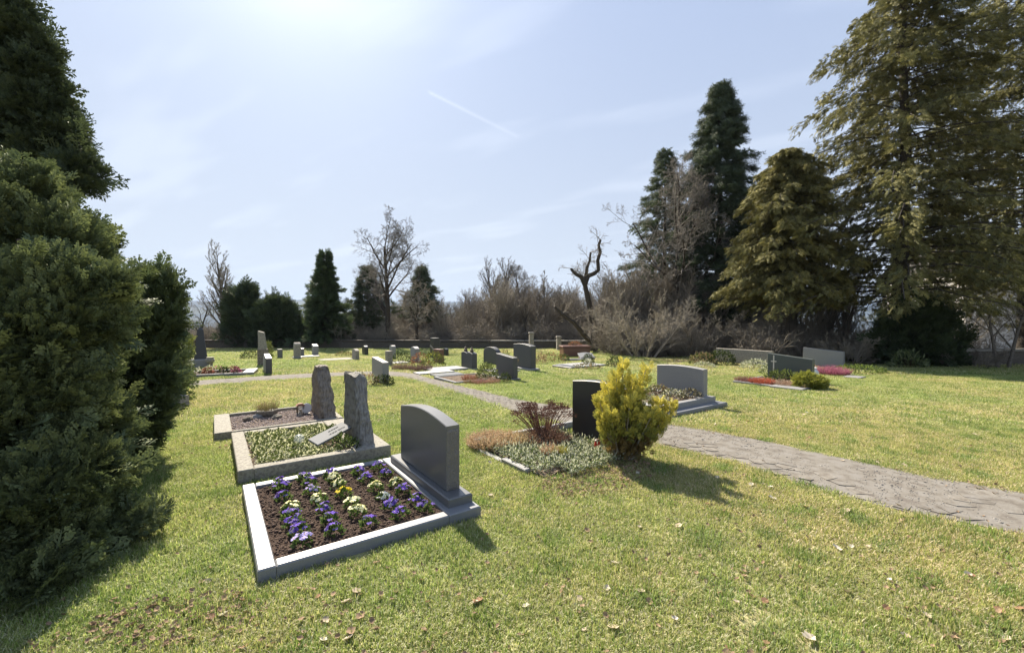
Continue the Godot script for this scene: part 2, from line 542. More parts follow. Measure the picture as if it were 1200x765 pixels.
# the cracked old surface that shows along the near side of the path, piece by piece
func paving(road: Node3D, a: PackedVector2Array, b: PackedVector2Array) -> void:
	rng.seed = 23
	var g := 0.15
	var seeds := {}
	for i in range(0, 26):
		for j in range(-42, -14):
			seeds[Vector2i(i, j)] = Vector2((i + rr(0.1, 0.9)) * g + 1.3, (j + rr(0.1, 0.9)) * g)
	var mats := [M.path_gravel, M.path_plate, M.path_plate_pale]
	for key in seeds:
		var q: Vector2 = seeds[key]
		var best := 1e9
		var w := 0.0
		for i in a.size():
			var cp := Geometry2D.get_closest_point_to_segment(q, a[i], b[i])
			if cp.distance_to(q) < best:
				best = cp.distance_to(q)
				w = a[i].distance_to(cp) / a[i].distance_to(b[i])
		if best > 0.12 or w < 0.03 or w > 0.36 + 0.5 * nz.get_noise_2d(q.x * 60, q.y * 60) or -q.y > 5.6:
			continue
		if rng.randf() < 0.12:
			continue
		var poly := PackedVector2Array([q + Vector2(-0.3, -0.3), q + Vector2(0.3, -0.3), q + Vector2(0.3, 0.3), q + Vector2(-0.3, 0.3)])
		for di in range(-2, 3):
			for dj in range(-2, 3):
				var o: Vector2i = key + Vector2i(di, dj)
				if o == key or not seeds.has(o):
					continue
				var s2: Vector2 = seeds[o]
				var nn := (s2 - q).normalized()
				var dist := nn.dot((s2 + q) * 0.5) - 0.0025
				var out := PackedVector2Array()
				for e in poly.size():
					var p0 := poly[e]
					var p1 := poly[(e + 1) % poly.size()]
					var d0 := nn.dot(p0) - dist
					var d1 := nn.dot(p1) - dist
					if d0 <= 0:
						out.append(p0)
					if (d0 < 0 and d1 > 0) or (d0 > 0 and d1 < 0):
						out.append(p0.lerp(p1, d0 / (d0 - d1)))
				poly = out
		if poly.size() < 3:
			continue
		var mb := MB.new()
		var y := 0.008 + 0.02 * sin(PI * w) + rr(0.002, 0.005)
		var tilt := Vector2(rr(-0.012, 0.012), rr(-0.012, 0.012))
		var top := []
		var low := []
		for p in poly:
			var r := p - q
			var pi := q + r * 0.97
			top.append(on(pi.x, pi.y) + Vector3.UP * (y + tilt.dot(r)))
			low.append(on(p.x, p.y) + Vector3.UP * (y - 0.014))
		var mid := on(q.x, q.y) + Vector3.UP * y
		for e in poly.size():
			var f := (e + 1) % poly.size()
			mb.tri_n(mid, top[e], top[f], Vector3.UP, Vector3.UP, Vector3.UP)
			var outw: Vector3 = ((top[e] + top[f]) * 0.5 - mid).normalized()
			mb.tri_n(top[e], low[e], low[f], outw, outw, outw)
			mb.tri_n(top[e], low[f], top[f], outw, outw, outw)
		part("paving_piece", mb.mesh(), mats[rng.randi_range(0, 2)], road)

func pebble_mesh() -> ArrayMesh:
	var mb := MB.new()
	var pts := []
	for q in [Vector3(1, 0, 0), Vector3(-1, 0, 0), Vector3(0, 1, 0), Vector3(0, -1, 0), Vector3(0, 0, 1), Vector3(0, 0, -1)]:
		pts.append(q)
	for sx in [0, 1]:
		for sy in [2, 3]:
			for sz in [4, 5]:
				var a: Vector3 = pts[sx]; var b: Vector3 = pts[sy]; var d: Vector3 = pts[sz]
				var m := (a + b + d).normalized() * 0.92
				for e in [[a, b], [b, d], [d, a]]:
					mb.tri_n(e[0], e[1], m, e[0], e[1], m)
	return mb.mesh()

func in_bed(x: float, z: float, grow: float) -> bool:
	for b in beds:
		var q: Vector2 = Vector2(x, z) - b[0]
		var u := q.x * U.x + q.y * U.z
		var v := q.x * V.x + q.y * V.z
		if absf(u) < b[1] + grow and absf(v) < b[2] + grow:
			return true
	return false

func patch_mesh(n: int, rad: float, sd: int) -> ArrayMesh:
	rng.seed = sd
	var mb := MB.new()
	for i in n:
		var r := rad * sqrt(rng.randf())
		var a := rr(0, TAU)
		var p := Vector3(cos(a) * r, -0.004, sin(a) * r)
		var dir := rr(0, TAU)
		var l := rr(0.016, 0.05)
		var lean := rr(0.2, 1.3)
		var w := rr(0.0016, 0.0032)
		var k := rng.randf()
		if k < 0.48:
			mb.col = Color(0.20, 0.25, 0.075).lerp(Color(0.34, 0.37, 0.125), rng.randf())
		elif k < 0.76:
			mb.col = Color(0.40, 0.385, 0.17).lerp(Color(0.48, 0.44, 0.23), rng.randf())
		else:
			mb.col = Color(0.56, 0.50, 0.33).lerp(Color(0.68, 0.62, 0.44), rng.randf())
			lean = rr(0.9, 1.5)
		var fw := Vector3(cos(dir), 0, sin(dir))
		var sd2 := Vector3(-sin(dir), 0, cos(dir))
		var mid := p + (Vector3.UP * cos(lean * 0.5) + fw * sin(lean * 0.5)) * l * 0.55
		var tip := mid + (Vector3.UP * cos(lean) + fw * sin(lean)) * l * 0.45
		mb.quad(p - sd2 * w, p + sd2 * w, mid + sd2 * w * 0.8, mid - sd2 * w * 0.8)
		mb.tri(mid - sd2 * w * 0.8, mid + sd2 * w * 0.8, tip)
	return mb.mesh()

func make_grass() -> void:
	var meshes := [patch_mesh(130, 0.10, 1), patch_mesh(130, 0.10, 2), patch_mesh(130, 0.10, 3), patch_mesh(110, 0.10, 4)]
	var at := [[], [], [], []]
	var cols := [[], [], [], []]
	rng.seed = 77
	for zone in [[0.9, 6.5, 0.068, 1.0], [6.5, 13.0, 0.125, 1.75], [13.0, 24.0, 0.25, 3.2], [24.0, 31.0, 0.42, 5.0]]:
		var d: float = zone[0]
		while d < zone[1]:
			var x: float = -1.27 * d - 0.6
			while x < 1.27 * d + 0.6:
				var px: float = x + rr(-0.6, 0.6) * zone[2]
				var pz: float = -d + rr(-0.6, 0.6) * zone[2]
				x += zone[2]
				var q := Vector2(px, pz)
				var jit: float = nz.get_noise_2d(px * 70.0, pz * 70.0) * 0.16
				var k := rng.randi_range(0, 3)
				if px > 6.0 and pz < -16.2 + (px - 14.0) * 0.12 or pz < -28.5:
					if rng.randf() < 0.8:
						continue
				if in_bed(px, pz, 0.03 * zone[3]):
					continue
				if near_path(q, jit - 0.02 * zone[3]):
					continue
				var big := nz.get_noise_2d(px * 5.0, pz * 5.0)
				var mid := nz.get_noise_2d(px * 22.0 + 90, pz * 22.0)
				var dry := clampf(0.5 + big * 0.9 + mid * 0.7, 0, 1)
				if mid < -0.42 and rng.randf() < 0.25:
					continue
				var s: float = zone[3] * rr(0.85, 1.2)
				var hy: float = rr(0.7, 1.15) * (1.0 + 0.7 * maxf(0.0, nz.get_noise_2d(px * 45.0 + 30, pz * 45.0))) * (1.0 + 0.12 * (zone[3] - 1.0))
				at[k].append(Transform3D(Basis(Vector3.UP, rr(0, TAU)).scaled(Vector3(s, hy, s)), on(px, pz)))
				var c := Color(0.88, 1.02, 0.92).lerp(Color(1.15, 1.10, 1.2), dry)
				var g := rr(0.8, 1.2)
				if nz.get_noise_2d(px * 170.0 - 40, pz * 170.0) > 0.30 and rng.randf() < 0.8:
					c = Color(0.58, 0.76, 0.6)
					hy *= 1.3
					at[k][at[k].size() - 1] = Transform3D(Basis(Vector3.UP, rr(0, TAU)).scaled(Vector3(s, hy, s)), on(px, pz))
				cols[k].append(Color(c.r * g, c.g * g, c.b * g))
			d += zone[2]
	var root := Node3D.new()
	root.name = "grass"
	root.set_meta("kind", "stuff")
	root.set_meta("label", "short green and straw coloured lawn grass around the graves")
	root.set_meta("category", "grass")
	add_child(root)
	for k in 4:
		many("blades", meshes[k], M.grass, at[k], cols[k], root)
	var n := 0
	for k in 4:
		n += at[k].size()
	print("grass patches ", n)

var path_segs: Array = []
func near_path(q: Vector2, grow: float) -> bool:
	if path_segs.is_empty():
		for i in path_near.size() - 1:
			path_segs.append(1)
		path_lo = smooth_line(path_near, 4)
		path_hi = smooth_line(path_far, 4)
	# distance to the centre line compared with the half width there
	var best := 1e9
	for i in path_lo.size():
		var m := (path_lo[i] + path_hi[i]) * 0.5
		if absf(m.x - q.x) > 1.6 or absf(m.y - q.y) > 1.6:
			continue
		var j := mini(i + 1, path_lo.size() - 1)
		var m2 := (path_lo[j] + path_hi[j]) * 0.5
		var cp := Geometry2D.get_closest_point_to_segment(q, m, m2)
		var e := cp.distance_to(q) - path_lo[i].distance_to(path_hi[i]) * 0.5 * path_cos(i)
		best = minf(best, e)
	return best < grow

var path_lo := PackedVector2Array()
var path_hi := PackedVector2Array()
func path_cos(i: int) -> float:
	var j := mini(i + 1, path_lo.size() - 1)
	var k := maxi(i - 1, 0)
	var along := (path_lo[j] + path_hi[j] - path_lo[k] - path_hi[k]).normalized()
	var across := (path_hi[i] - path_lo[i]).normalized()
	return absf(along.cross(across))

# ---------------------------------------------------------------- foliage building blocks
# a flat fan of scale-leaved branchlets, about 1 long along +y, in the xy plane
func fan_spray(side: int, base: Color, tip: Color, sd: int, droop := 0.0, narrow := 1.0) -> ArrayMesh:
	rng.seed = sd
	var mb := MB.new()
	var blade := func(a: Vector3, b: Vector3, w: float, ca: Color) -> void:
		var d := (b - a).normalized()
		var s := d.cross(Vector3(0, 0, 1)).normalized() * w
		mb.col = ca
		var m := a.lerp(b, 0.55)
		var nn := (Vector3(0, 0, 1) + s.normalized() * 0.35 + Vector3(rr(-.25, .25), rr(-.25, .25), 0)).normalized()
		mb.tri_n(a, m + s, b, nn, nn, nn)
		mb.tri_n(a, b, m - s, nn, nn, nn)
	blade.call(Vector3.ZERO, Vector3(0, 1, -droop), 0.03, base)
	for i in side:
		var t := 0.12 + 0.8 * i / side
		for sg in [-1, 1]:
			var l := (1.0 - t * 0.75) * 0.62 * rr(0.8, 1.15) * narrow
			var a := Vector3(0, t, -droop * t * t)
			var ang := rr(0.5, 0.85)
			var b := a + Vector3(sg * sin(ang) * l, cos(ang) * l, rr(-0.12, 0.12) - droop * 0.5 * l)
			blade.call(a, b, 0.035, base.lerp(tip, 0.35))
			for k in 3:
				var t2 := 0.35 + 0.27 * k
				var a2 := a.lerp(b, t2)
				for s2 in [-1, 1]:
					var l2 := l * 0.42 * (1.15 - t2) * rr(0.8, 1.3)
					var an2: float = ang * sg + s2 * rr(0.5, 0.8)
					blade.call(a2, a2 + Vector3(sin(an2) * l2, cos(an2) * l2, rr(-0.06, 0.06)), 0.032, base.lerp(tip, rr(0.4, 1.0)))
	return mb.mesh()

# a twig set round with needles, about 1 long along +y
func needle_spray(n: int, base: Color, tip: Color, sd: int) -> ArrayMesh:
	rng.seed = sd
	var mb := MB.new()
	var twigs := [[Vector3.ZERO, Vector3(0, 1, 0)]]
	for k in 4:
		var a := Vector3(0, 0.2 + 0.18 * k, 0)
		for sg in [-1, 1]:
			twigs.append([a, a + Vector3(sg * 0.42 * (1.0 - 0.15 * k), 0.3, rr(-0.15, 0.15))])
	for tw in twigs:
		var a: Vector3 = tw[0]
		var b: Vector3 = tw[1]
		var d := (b - a).normalized()
		var cnt := int(n * (b - a).length())
		for i in cnt:
			var p := a.lerp(b, (i + 0.5) / cnt)
			var o := d.cross(rvec()).normalized()
			var q := p + (d * 0.55 + o).normalized() * rr(0.09, 0.16)
			var s := d.cross(o).normalized() * 0.022
			mb.col = base.lerp(tip, rng.randf())
			var nn := (o.cross(d).cross(q - p)).normalized()
			mb.tri(p - s, p + s, q)
	return mb.mesh()

# a loose bunch of small leaves about 1 across
func leaf_bunch(n: int, l: float, w: float, cols: Array, sd: int, up := 0.3) -> ArrayMesh:
	rng.seed = sd
	var mb := MB.new()
	for i in n:
		var d := (rvec() + Vector3.UP * up).normalized()
		var p := d * rr(0.1, 0.5)
		mb.col = cols[rng.randi_range(0, cols.size() - 1)]
		mb.leaf(p, (d + rvec() * 0.7).normalized(), (rvec() * 0.6 + d).normalized(), l * rr(0.7, 1.2), w * rr(0.8, 1.2))
	return mb.mesh()

func basis_to(dir: Vector3, roll: float) -> Basis:   # y axis along dir
	var d := dir.normalized()
	var s := d.cross(Vector3.UP if absf(d.y) < 0.95 else Vector3.RIGHT).normalized()
	var b := Basis(s, d, s.cross(d))
	return Basis(d, roll) * b

# sprays over and inside an ellipsoid
func lobe(at: Array, cols: Array, c: Vector3, r: Vector3, n: int, size: float, dark: Color, light: Color, up := 0.5, shell := 0.72) -> void:
	for i in n:
		var d := rvec()
		var lump := 1.0 + 0.30 * nz.get_noise_3d((c.x + d.x * r.x) * 55.0 / maxf(r.x, 0.5), (c.y + d.y * r.y) * 55.0 / maxf(r.x, 0.5), (c.z + d.z * r.z) * 55.0 / maxf(r.x, 0.5))
		var p := c + Vector3(d.x * r.x, d.y * r.y, d.z * r.z) * lump * (shell + (1.0 - shell) * sqrt(rng.randf()))
		var o := (d + Vector3.UP * up + rvec() * 0.55).normalized()
		var s := size * rr(0.65, 1.25) * (1.8 if rng.randf() < 0.07 else 1.0)
		at.append(Transform3D(basis_to(o, rr(0, TAU)).scaled(Vector3.ONE * s), p))
		var k := dark.lerp(light, rng.randf())
		cols.append(k)

func woody(rad0: float, pts: Array, mb: MB, sides := 7, tip := 0.3) -> void:
	var pv := PackedVector3Array()
	var rv := PackedFloat32Array()
	for i in pts.size():
		pv.append(pts[i])
		rv.append(lerpf(rad0, rad0 * tip, float(i) / (pts.size() - 1)))
	mb.tube(pv, rv, sides)

# leafless branching; thick wood goes to mt, twigs to mc
func grow(mt: MB, mc: MB, p: Vector3, dir: Vector3, length: float, rad: float, level: int, P: Dictionary) -> void:
	var segs: int = [7, 6, 5, 3, 2, 2][level]
	var pv := PackedVector3Array([p])
	var rv := PackedFloat32Array([rad])
	var d := dir
	var q := p
	rad = maxf(rad, P.get("thin", 0.0075))
	var end := maxf(rad * (0.35 if level < P.levels else 0.5), P.get("thin", 0.0075) * 0.6)
	for i in segs:
		d = (d + rvec() * P.wander * (0.3 if level == 0 else 1.0) + Vector3.UP * P.up * (0.4 if level > 0 else 0.1)).normalized()
		q += d * length / segs
		pv.append(q)
		rv.append(lerpf(rad, end, float(i + 1) / segs))
	(mt if level < 2 else mc).tube(pv, rv, [8, 6, 4, 3, 3, 3][level])
	if level >= P.levels:
		return
	var kids: int = P.kids[level]
	for k in kids:
		var t := lerpf(P.first if level == 0 else 0.22, 1.0, (k + rng.randf()) / kids)
		var f := t * segs
		var i := mini(int(f), segs - 1)
		var pos := pv[i].lerp(pv[i + 1], f - i)
		var along := (pv[i + 1] - pv[i]).normalized()
		var off := along.cross(rvec()).normalized()
		var ang: float = P.angle * rr(0.75, 1.25) * (1.0 if level > 0 else lerpf(1.15, 0.55, t))
		var nd := (along * cos(ang) + off * sin(ang)).normalized()
		var ll: float = length * P.ratio * rr(0.7, 1.2) * (lerpf(1.05, 0.62, t))
		grow(mt, mc, pos, nd, ll, lerpf(rad, end, t) * rr(0.45, 0.65), level + 1, P)

func bare_tree(called: String, label: String, at: Vector3, h: float, rad: float, P: Dictionary, sd: int, stems := 1, bark := "bark_grey", twig := "twig_grey", group := "") -> Node3D:
	rng.seed = sd
	var t := thing(called, label, "tree", at, 0.0, group)
	var mt := MB.new()
	var mc := MB.new()
	for s in stems:
		var a := TAU * s / stems + rr(0, 1)
		var lean: Vector3 = Vector3(cos(a), 0, sin(a)) * (0.0 if stems == 1 else P.get("spread", 0.2))
		grow(mt, mc, Vector3(lean.x * 0.6, -0.1, lean.z * 0.6), (Vector3.UP + lean).normalized(), h * 0.72 * (1.0 if s == 0 else rr(0.75, 1.0)), rad, 0, P)
	part("trunk", mt.mesh(), M[bark], t)
	part("crown", mc.mesh(), M[twig], t)
	return t

# whorled conifer: trunk, boughs and sprays
func conifer(called: String, label: String, at: Vector3, h: float, r0: float, spray: Mesh, size: float, n_boughs: int, per: int, droop: float, first: float, dark: Color, light: Color, sd: int, shape := 0.85, hang := 0.3, trunk_r := 0.22, category := "tree", side := Vector3.ZERO) -> Node3D:
	rng.seed = sd
	var t := thing(called, label, category, at)
	var mt := MB.new()
	var tp := []
	for i in 9:
		tp.append(Vector3(rr(-0.05, 0.05) * i * 0.4, h * i / 8.0 - (0.15 if i == 0 else 0.0), rr(-0.05, 0.05) * i * 0.4))
	woody(trunk_r, tp, mt, 8, 0.06)
	part("trunk", mt.mesh(), M.bark_dark, t)
	var mb := MB.new()
	var tr := []
	var cols := []
	for b in n_boughs:
		var f := first + (1.0 - first) * pow((b + rng.randf()) / n_boughs, 0.9)
		var y := h * f
		var l := r0 * pow(1.0 - (f - first) / (1.0 - first), shape) * rr(0.4, 1.25) + r0 * 0.04
		var a := b * 2.399 + rr(-0.4, 0.4)
		var o := Vector3(cos(a), 0, sin(a))
		l *= 1.0 + maxf(0.0, o.dot(side))
		var pts := []
		for i in 6:
			var k := i / 5.0
			pts.append(Vector3(0, y, 0) + o * l * k + Vector3.UP * (l * (0.18 * k - droop * k * k)) + rvec() * 0.04 * l * k)
		woody(0.008 + 0.008 * l, pts, mb, 4, 0.25)
		var cnt := int(per * (0.35 + l / r0))
		for i in cnt:
			var k := 0.18 + 0.82 * pow(rng.randf(), 0.75)
			var ff := k * 5.0
			var ii := mini(int(ff), 4)
			var p: Vector3 = (pts[ii] as Vector3).lerp(pts[ii + 1], ff - ii)
			var sidev := o.cross(Vector3.UP) * rr(-1, 1) * l * 0.15 * (1.1 - k * 0.5)
			p += sidev + Vector3.UP * rr(-0.08, 0.03) * l
			var dir := (o * 0.7 + sidev.normalized() * 0.6 + Vector3.DOWN * hang + rvec() * 0.45).normalized()
			tr.append(Transform3D(basis_to(dir, rr(0, TAU)).scaled(Vector3.ONE * size * rr(0.6, 1.25)), p))
			cols.append(dark.lerp(light, rng.randf()))
	part("boughs", mb.mesh(), M.bark_dark, t).set_meta("kind", "stuff")
	many("crown", spray, M.needle, tr, cols, t)
	return t

# rounded evergreen built of lobes: [centre, radii, count]
func lobed(called: String, label: String, at: Vector3, lobes: Array, spray: Mesh, size: float, dark: Color, light: Color, sd: int, category := "tree", up := 0.5, stems := [], group := "", mt := "needle", shell := 0.72) -> Node3D:
	rng.seed = sd
	var t := thing(called, label, category, at, 0.0, group)
	var mb := MB.new()
	if stems.is_empty():
		var top: Vector3 = lobes[0][0]
		woody(0.09, [Vector3(0, -0.1, 0), Vector3(0, top.y * 0.5, 0), top], mb, 7)
	else:
		for s in stems:
			woody(s[0], s.slice(1), mb, 7)
	part("trunk", mb.mesh(), M.bark_brown, t)
	var tr := []
	var cols := []
	for l in lobes:
		lobe(tr, cols, l[0], l[1], int(l[2] * 0.75), size, dark, light, up, shell)
		for k in 7:
			var d := (rvec() + Vector3.UP * 0.25).normalized()
			var rs := rr(0.26, 0.42)
			lobe(tr, cols, l[0] + Vector3(d.x * l[1].x, d.y * l[1].y, d.z * l[1].z) * 0.80, l[1] * rs, int(l[2] * rs * rs * 0.75), size * 0.9, dark, light, up, 0.5)
	many("crown", spray, M[mt], tr, cols, t)
	return t

# ---------------------------------------------------------------- trees
var sp_cypress: Mesh
var sp_thuja: Mesh
var sp_dark: Mesh
var sp_spruce: Mesh



func make_trees() -> void:
	var W := Color(1, 1, 1)
	sp_cypress = fan_spray(6, Color(0.105, 0.135, 0.085), Color(0.19, 0.23, 0.115), 5, 0.25)
	sp_thuja = fan_spray(6, Color(0.13, 0.13, 0.06), Color(0.33, 0.31, 0.14), 6, 0.15, 0.5)
	sp_dark = fan_spray(5, Color(0.055, 0.075, 0.045), Color(0.10, 0.13, 0.065), 7, 0.1)
	sp_spruce = needle_spray(34, Color(0.045, 0.065, 0.04), Color(0.085, 0.10, 0.06), 8)
	# --- the false cypresses at the left: lobes at [x, y, z from the trunk, radius, amount]
	var L := []
	for q in [[-0.52, 2.41, -0.40, 0.35, 1571], [-0.10, 2.12, -0.30, 0.33, 1348], [0.50, 1.74, -0.05, 0.19, 468], [0.33, 1.65, 0.10, 0.33, 1387], [0.24, 1.44, 0.30, 0.36, 1624], [0.28, 1.25, -0.10, 0.22, 631], [0.42, 0.75, -0.05, 0.22, 605], [0.44, 1.02, 0.30, 0.27, 920], [0.70, 0.39, 0.15, 0.14, 243], [0.84, 0.18, 0.32, 0.12, 167], [0.68, 0.52, 0.40, 0.23, 666], [0.83, 0.16, 0.60, 0.18, 415], [0.71, 0.42, 0.70, 0.23, 685], [0.94, 0.03, 0.85, 0.15, 273], [1.00, 0.00, 0.70, 0.10, 125], [0.24, 1.01, 0.50, 0.36, 1607], [-0.55, 2.02, -0.10, 0.45, 2572], [0.55, 0.37, 0.80, 0.26, 855], [-0.17, 1.44, 0.30, 0.39, 1903], [-0.24, 2.29, -0.80, 0.13, 198], [-0.26, 2.03, -0.70, 0.14, 233], [-0.96, 2.59, -0.50, 0.35, 1543], [-0.58, 1.24, -0.60, 0.38, 1789], [-0.11, 0.47, -0.10, 0.32, 1271], [0.88, -0.00, 0.30, 0.07, 120], [-0.33, 2.68, -0.40, 0.13, 227], [0.68, 1.82, 0.00, 0.07, 120], [0.65, 1.52, 0.00, 0.08, 120], [0.64, 1.03, 0.35, 0.09, 120], [0.90, 0.39, 0.50, 0.07, 120]]:
		L.append([Vector3(q[0], q[1], q[2]), Vector3(q[3], q[3] * 1.08, q[3]), int(q[4])])
	var st := [[0.08, Vector3(0, -0.1, 0), Vector3(0.05, 1.0, 0.1), Vector3(0, 2.2, 0)], [0.05, Vector3(0.1, -0.1, 0.1), Vector3(0.35, 0.7, 0.2), Vector3(0.4, 1.6, 0)], [0.05, Vector3(-0.1, -0.1, 0.2), Vector3(-0.3, 0.8, 0.6), Vector3(-0.5, 1.8, 0.6)]]
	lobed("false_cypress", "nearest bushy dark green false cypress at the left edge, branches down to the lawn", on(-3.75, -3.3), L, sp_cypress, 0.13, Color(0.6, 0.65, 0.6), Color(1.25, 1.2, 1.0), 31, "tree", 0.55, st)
	L = []
	for q in [[0.39, 1.88, -0.15, 0.21, 476], [0.59, 1.55, -0.05, 0.15, 228], [0.24, 1.43, -0.05, 0.33, 1114], [0.30, 0.94, 0.00, 0.34, 1223], [0.36, 0.46, 0.05, 0.24, 604], [0.25, 0.15, 0.15, 0.21, 481], [0.02, 0.96, 0.15, 0.43, 1966], [0.59, 1.83, -0.15, 0.09, 120], [0.34, 2.06, -0.25, 0.10, 120], [0.25, 0.44, 0.35, 0.32, 1074], [0.11, 1.16, -0.35, 0.31, 1001], [-0.17, 1.84, -0.35, 0.22, 530], [0.66, 0.87, 0.15, 0.12, 148]]:
		L.append([Vector3(q[0], q[1], q[2]), Vector3(q[3], q[3] * 1.1, q[3]), int(q[4])])
	st = [[0.06, Vector3(0, -0.1, 0), Vector3(0.02, 0.8, 0), Vector3(0.2, 1.6, 0)], [0.04, Vector3(0.1, -0.1, 0), Vector3(0.3, 0.7, 0.1), Vector3(0.4, 1.4, 0.1)]]
	lobed("false_cypress", "smaller dark false cypress tucked behind the nearest one, beside the lawn", on(-4.66, -4.98), L, sp_cypress, 0.14, Color(0.55, 0.6, 0.55), Color(1.1, 1.12, 0.95), 32, "tree", 0.5, st)
	L = []
	for q in [[-0.66, 6.28, 0.00, 0.35, 633], [-0.39, 5.65, 0.00, 0.43, 945], [-0.01, 5.13, 0.10, 0.29, 440], [0.07, 4.54, 0.10, 0.42, 906], [0.47, 4.23, 0.10, 0.16, 140], [0.76, 3.72, 0.20, 0.23, 285], [0.24, 3.81, 0.10, 0.32, 520], [-0.38, 3.91, 0.10, 0.47, 1140], [-1.04, 5.14, -0.10, 0.58, 1742], [-1.34, 5.97, -0.20, 0.46, 1086], [-1.25, 7.00, -0.20, 0.39, 793], [-1.41, 8.12, -0.30, 0.26, 362], [-0.96, 3.08, -0.10, 0.64, 2157], [-1.12, 2.04, -0.10, 0.64, 2157], [-1.28, 1.00, -0.10, 0.64, 2157], [-1.30, 0.08, -0.10, 0.51, 1370], [0.05, 5.59, 0.00, 0.12, 120]]:
		L.append([Vector3(q[0], q[1], q[2]), Vector3(q[3], q[3] * 0.95, q[3]), int(q[4])])
	st = [[0.16, Vector3(-0.5, -0.1, 0), Vector3(-0.6, 3.0, 0), Vector3(-0.95, 6.6, 0)]]
	lobed("false_cypress", "tall dark cypress rising into the sky behind the left bushes", on(-7.1, -6.5), L, sp_dark, 0.2, Color(0.7, 0.7, 0.75), Color(1.1, 1.1, 1.1), 33, "tree", 0.2, st)
	L = []
	for q in [[0.0, 0.75, 0.0, 0.32, 700], [0.2, 0.5, 0.1, 0.32, 700], [-0.2, 0.4, 0.1, 0.35, 600], [0.2, 0.2, 0.3, 0.3, 500], [0.25, 1.05, -0.1, 0.25, 400]]:
		L.append([Vector3(q[0], q[1], q[2]), Vector3(q[3], q[3], q[3]), int(q[4])])
	lobed("juniper_shrub", "low olive green juniper beside the pale kerb stone at left", on(-6.95, -8.3), L, sp_cypress, 0.19, Color(0.8, 0.85, 0.6), Color(1.5, 1.4, 0.9), 34, "shrub", 0.4)
	# a low branch of the front bush reaching over the grass
	L = []
	for q in [[0.0, 0.12, 0.0, 0.1, 130], [0.16, 0.13, -0.07, 0.09, 130], [0.27, 0.17, -0.12, 0.06, 60]]:
		L.append([Vector3(q[0], q[1], q[2]), Vector3(q[3] * 1.2, q[3], q[3]), int(q[4])])
	lobed("cypress_seedling", "small dark green cypress shoot leaning over the grass beside the front bush", on(-2.88, -3.0), L, sp_cypress, 0.08, Color(0.6, 0.65, 0.6), Color(1.0, 1.0, 0.9), 35, "shrub", 0.4, [[0.012, Vector3(-0.12, -0.02, 0.05), Vector3(0.05, 0.1, 0), Vector3(0.28, 0.17, -0.12)]])
	# --- along the far wall
	var oak := {"levels": 5, "kids": [14, 7, 6, 5, 3], "wander": 0.13, "up": 0.12, "angle": 0.95, "ratio": 0.56, "first": 0.28, "thin": 0.010}
	bare_tree("bare_tree", "tall leafless round crowned tree standing alone by the far wall", on(-8.75, -30.2), 9.9, 0.21, oak, 121, 1, "bark_dark", "twig_grey")
	var poplar := {"levels": 4, "kids": [16, 7, 6, 4], "wander": 0.09, "up": 0.25, "angle": 0.6, "ratio": 0.40, "first": 0.22, "spread": 0.10, "thin": 0.010}
	var t := bare_tree("bare_tree", "slender twin stemmed leafless tree with ivy on its trunk, far left", on(-20.0, -30.0), 8.3, 0.12, poplar, 102, 2, "bark_grey", "twig_tan")
	rng.seed = 5
	var tr := []
	var cols := []
	for k in 500:
		var y := rr(0.0, 4.2)
		var o := Vector3(rr(-1, 1), 0, rr(-1, 1)).normalized() * rr(0.1, 0.28)
		tr.append(Transform3D(basis_to(o + rvec() * 0.5, rr(0, 6)).scaled(Vector3.ONE * rr(0.2, 0.36)), Vector3(0.25, y, 0.1) + o))
		cols.append(Color(0.9, 1, 0.9) * rr(0.6, 1.1))
	many("ivy", leaf_bunch(14, 0.3, 0.25, [Color(0.03, 0.05, 0.02), Color(0.05, 0.075, 0.03)], 9), M.needle, tr, cols, t)
	bare_tree("bare_tree", "low crooked leafless tree behind the black obelisk", on(-20.6, -27.5), 3.9, 0.09, {"levels": 4, "kids": [6, 5, 4, 3], "wander": 0.3, "up": 0.1, "angle": 0.9, "ratio": 0.6, "first": 0.2, "spread": 0.35}, 103, 2, "bark_dark", "twig_grey")
	var dk := Color(0.8, 0.8, 0.85)
	var lt := Color(1.3, 1.3, 1.3)
	lobed("yew_tree", "dark upright yew beside the ivy clad slender tree", on(-18.5, -29.6), [[Vector3(0, 3.2, 0), Vector3(0.75, 0.8, 0.75), 500], [Vector3(0.1, 2.3, 0), Vector3(0.95, 1.0, 0.95), 600], [Vector3(-0.1, 1.2, 0), Vector3(0.95, 1.2, 0.95), 600], [Vector3(0.3, 3.7, 0), Vector3(0.4, 0.5, 0.4), 150]], sp_dark, 0.45, dk, lt, 41)
	lobed("yew_tree", "broad rounded dark yew left of the pointed arborvitae", on(-16.2, -29.4), [[Vector3(0, 2.5, 0), Vector3(1.0, 0.8, 1.0), 600], [Vector3(0.5, 1.7, 0), Vector3(1.0, 1.0, 1.0), 600], [Vector3(-0.5, 1.7, 0), Vector3(1.0, 1.1, 1.0), 600], [Vector3(0.6, 0.8, 0), Vector3(1.1, 0.9, 1.1), 500], [Vector3(-0.4, 0.7, 0), Vector3(1.1, 0.9, 1.1), 500]], sp_dark, 0.45, dk, lt, 42)
	lobed("low_conifer", "low dark hedge like conifer between yew and arborvitae", on(-14.3, -30.4), [[Vector3(0, 0.9, 0), Vector3(0.8, 0.9, 0.7), 500], [Vector3(-0.6, 0.5, 0), Vector3(0.7, 0.7, 0.6), 350]], sp_dark, 0.4, dk, lt, 43, "shrub")
	conifer("arborvitae", "dark pointed arborvitae, the tallest evergreen by the far wall", on(-12.9, -29.8), 6.5, 1.75, sp_dark, 0.42, 150, 34, 0.1, 0.03, Color(0.85, 0.9, 0.9), Color(1.5, 1.55, 1.4), 44, 0.95, -0.2)
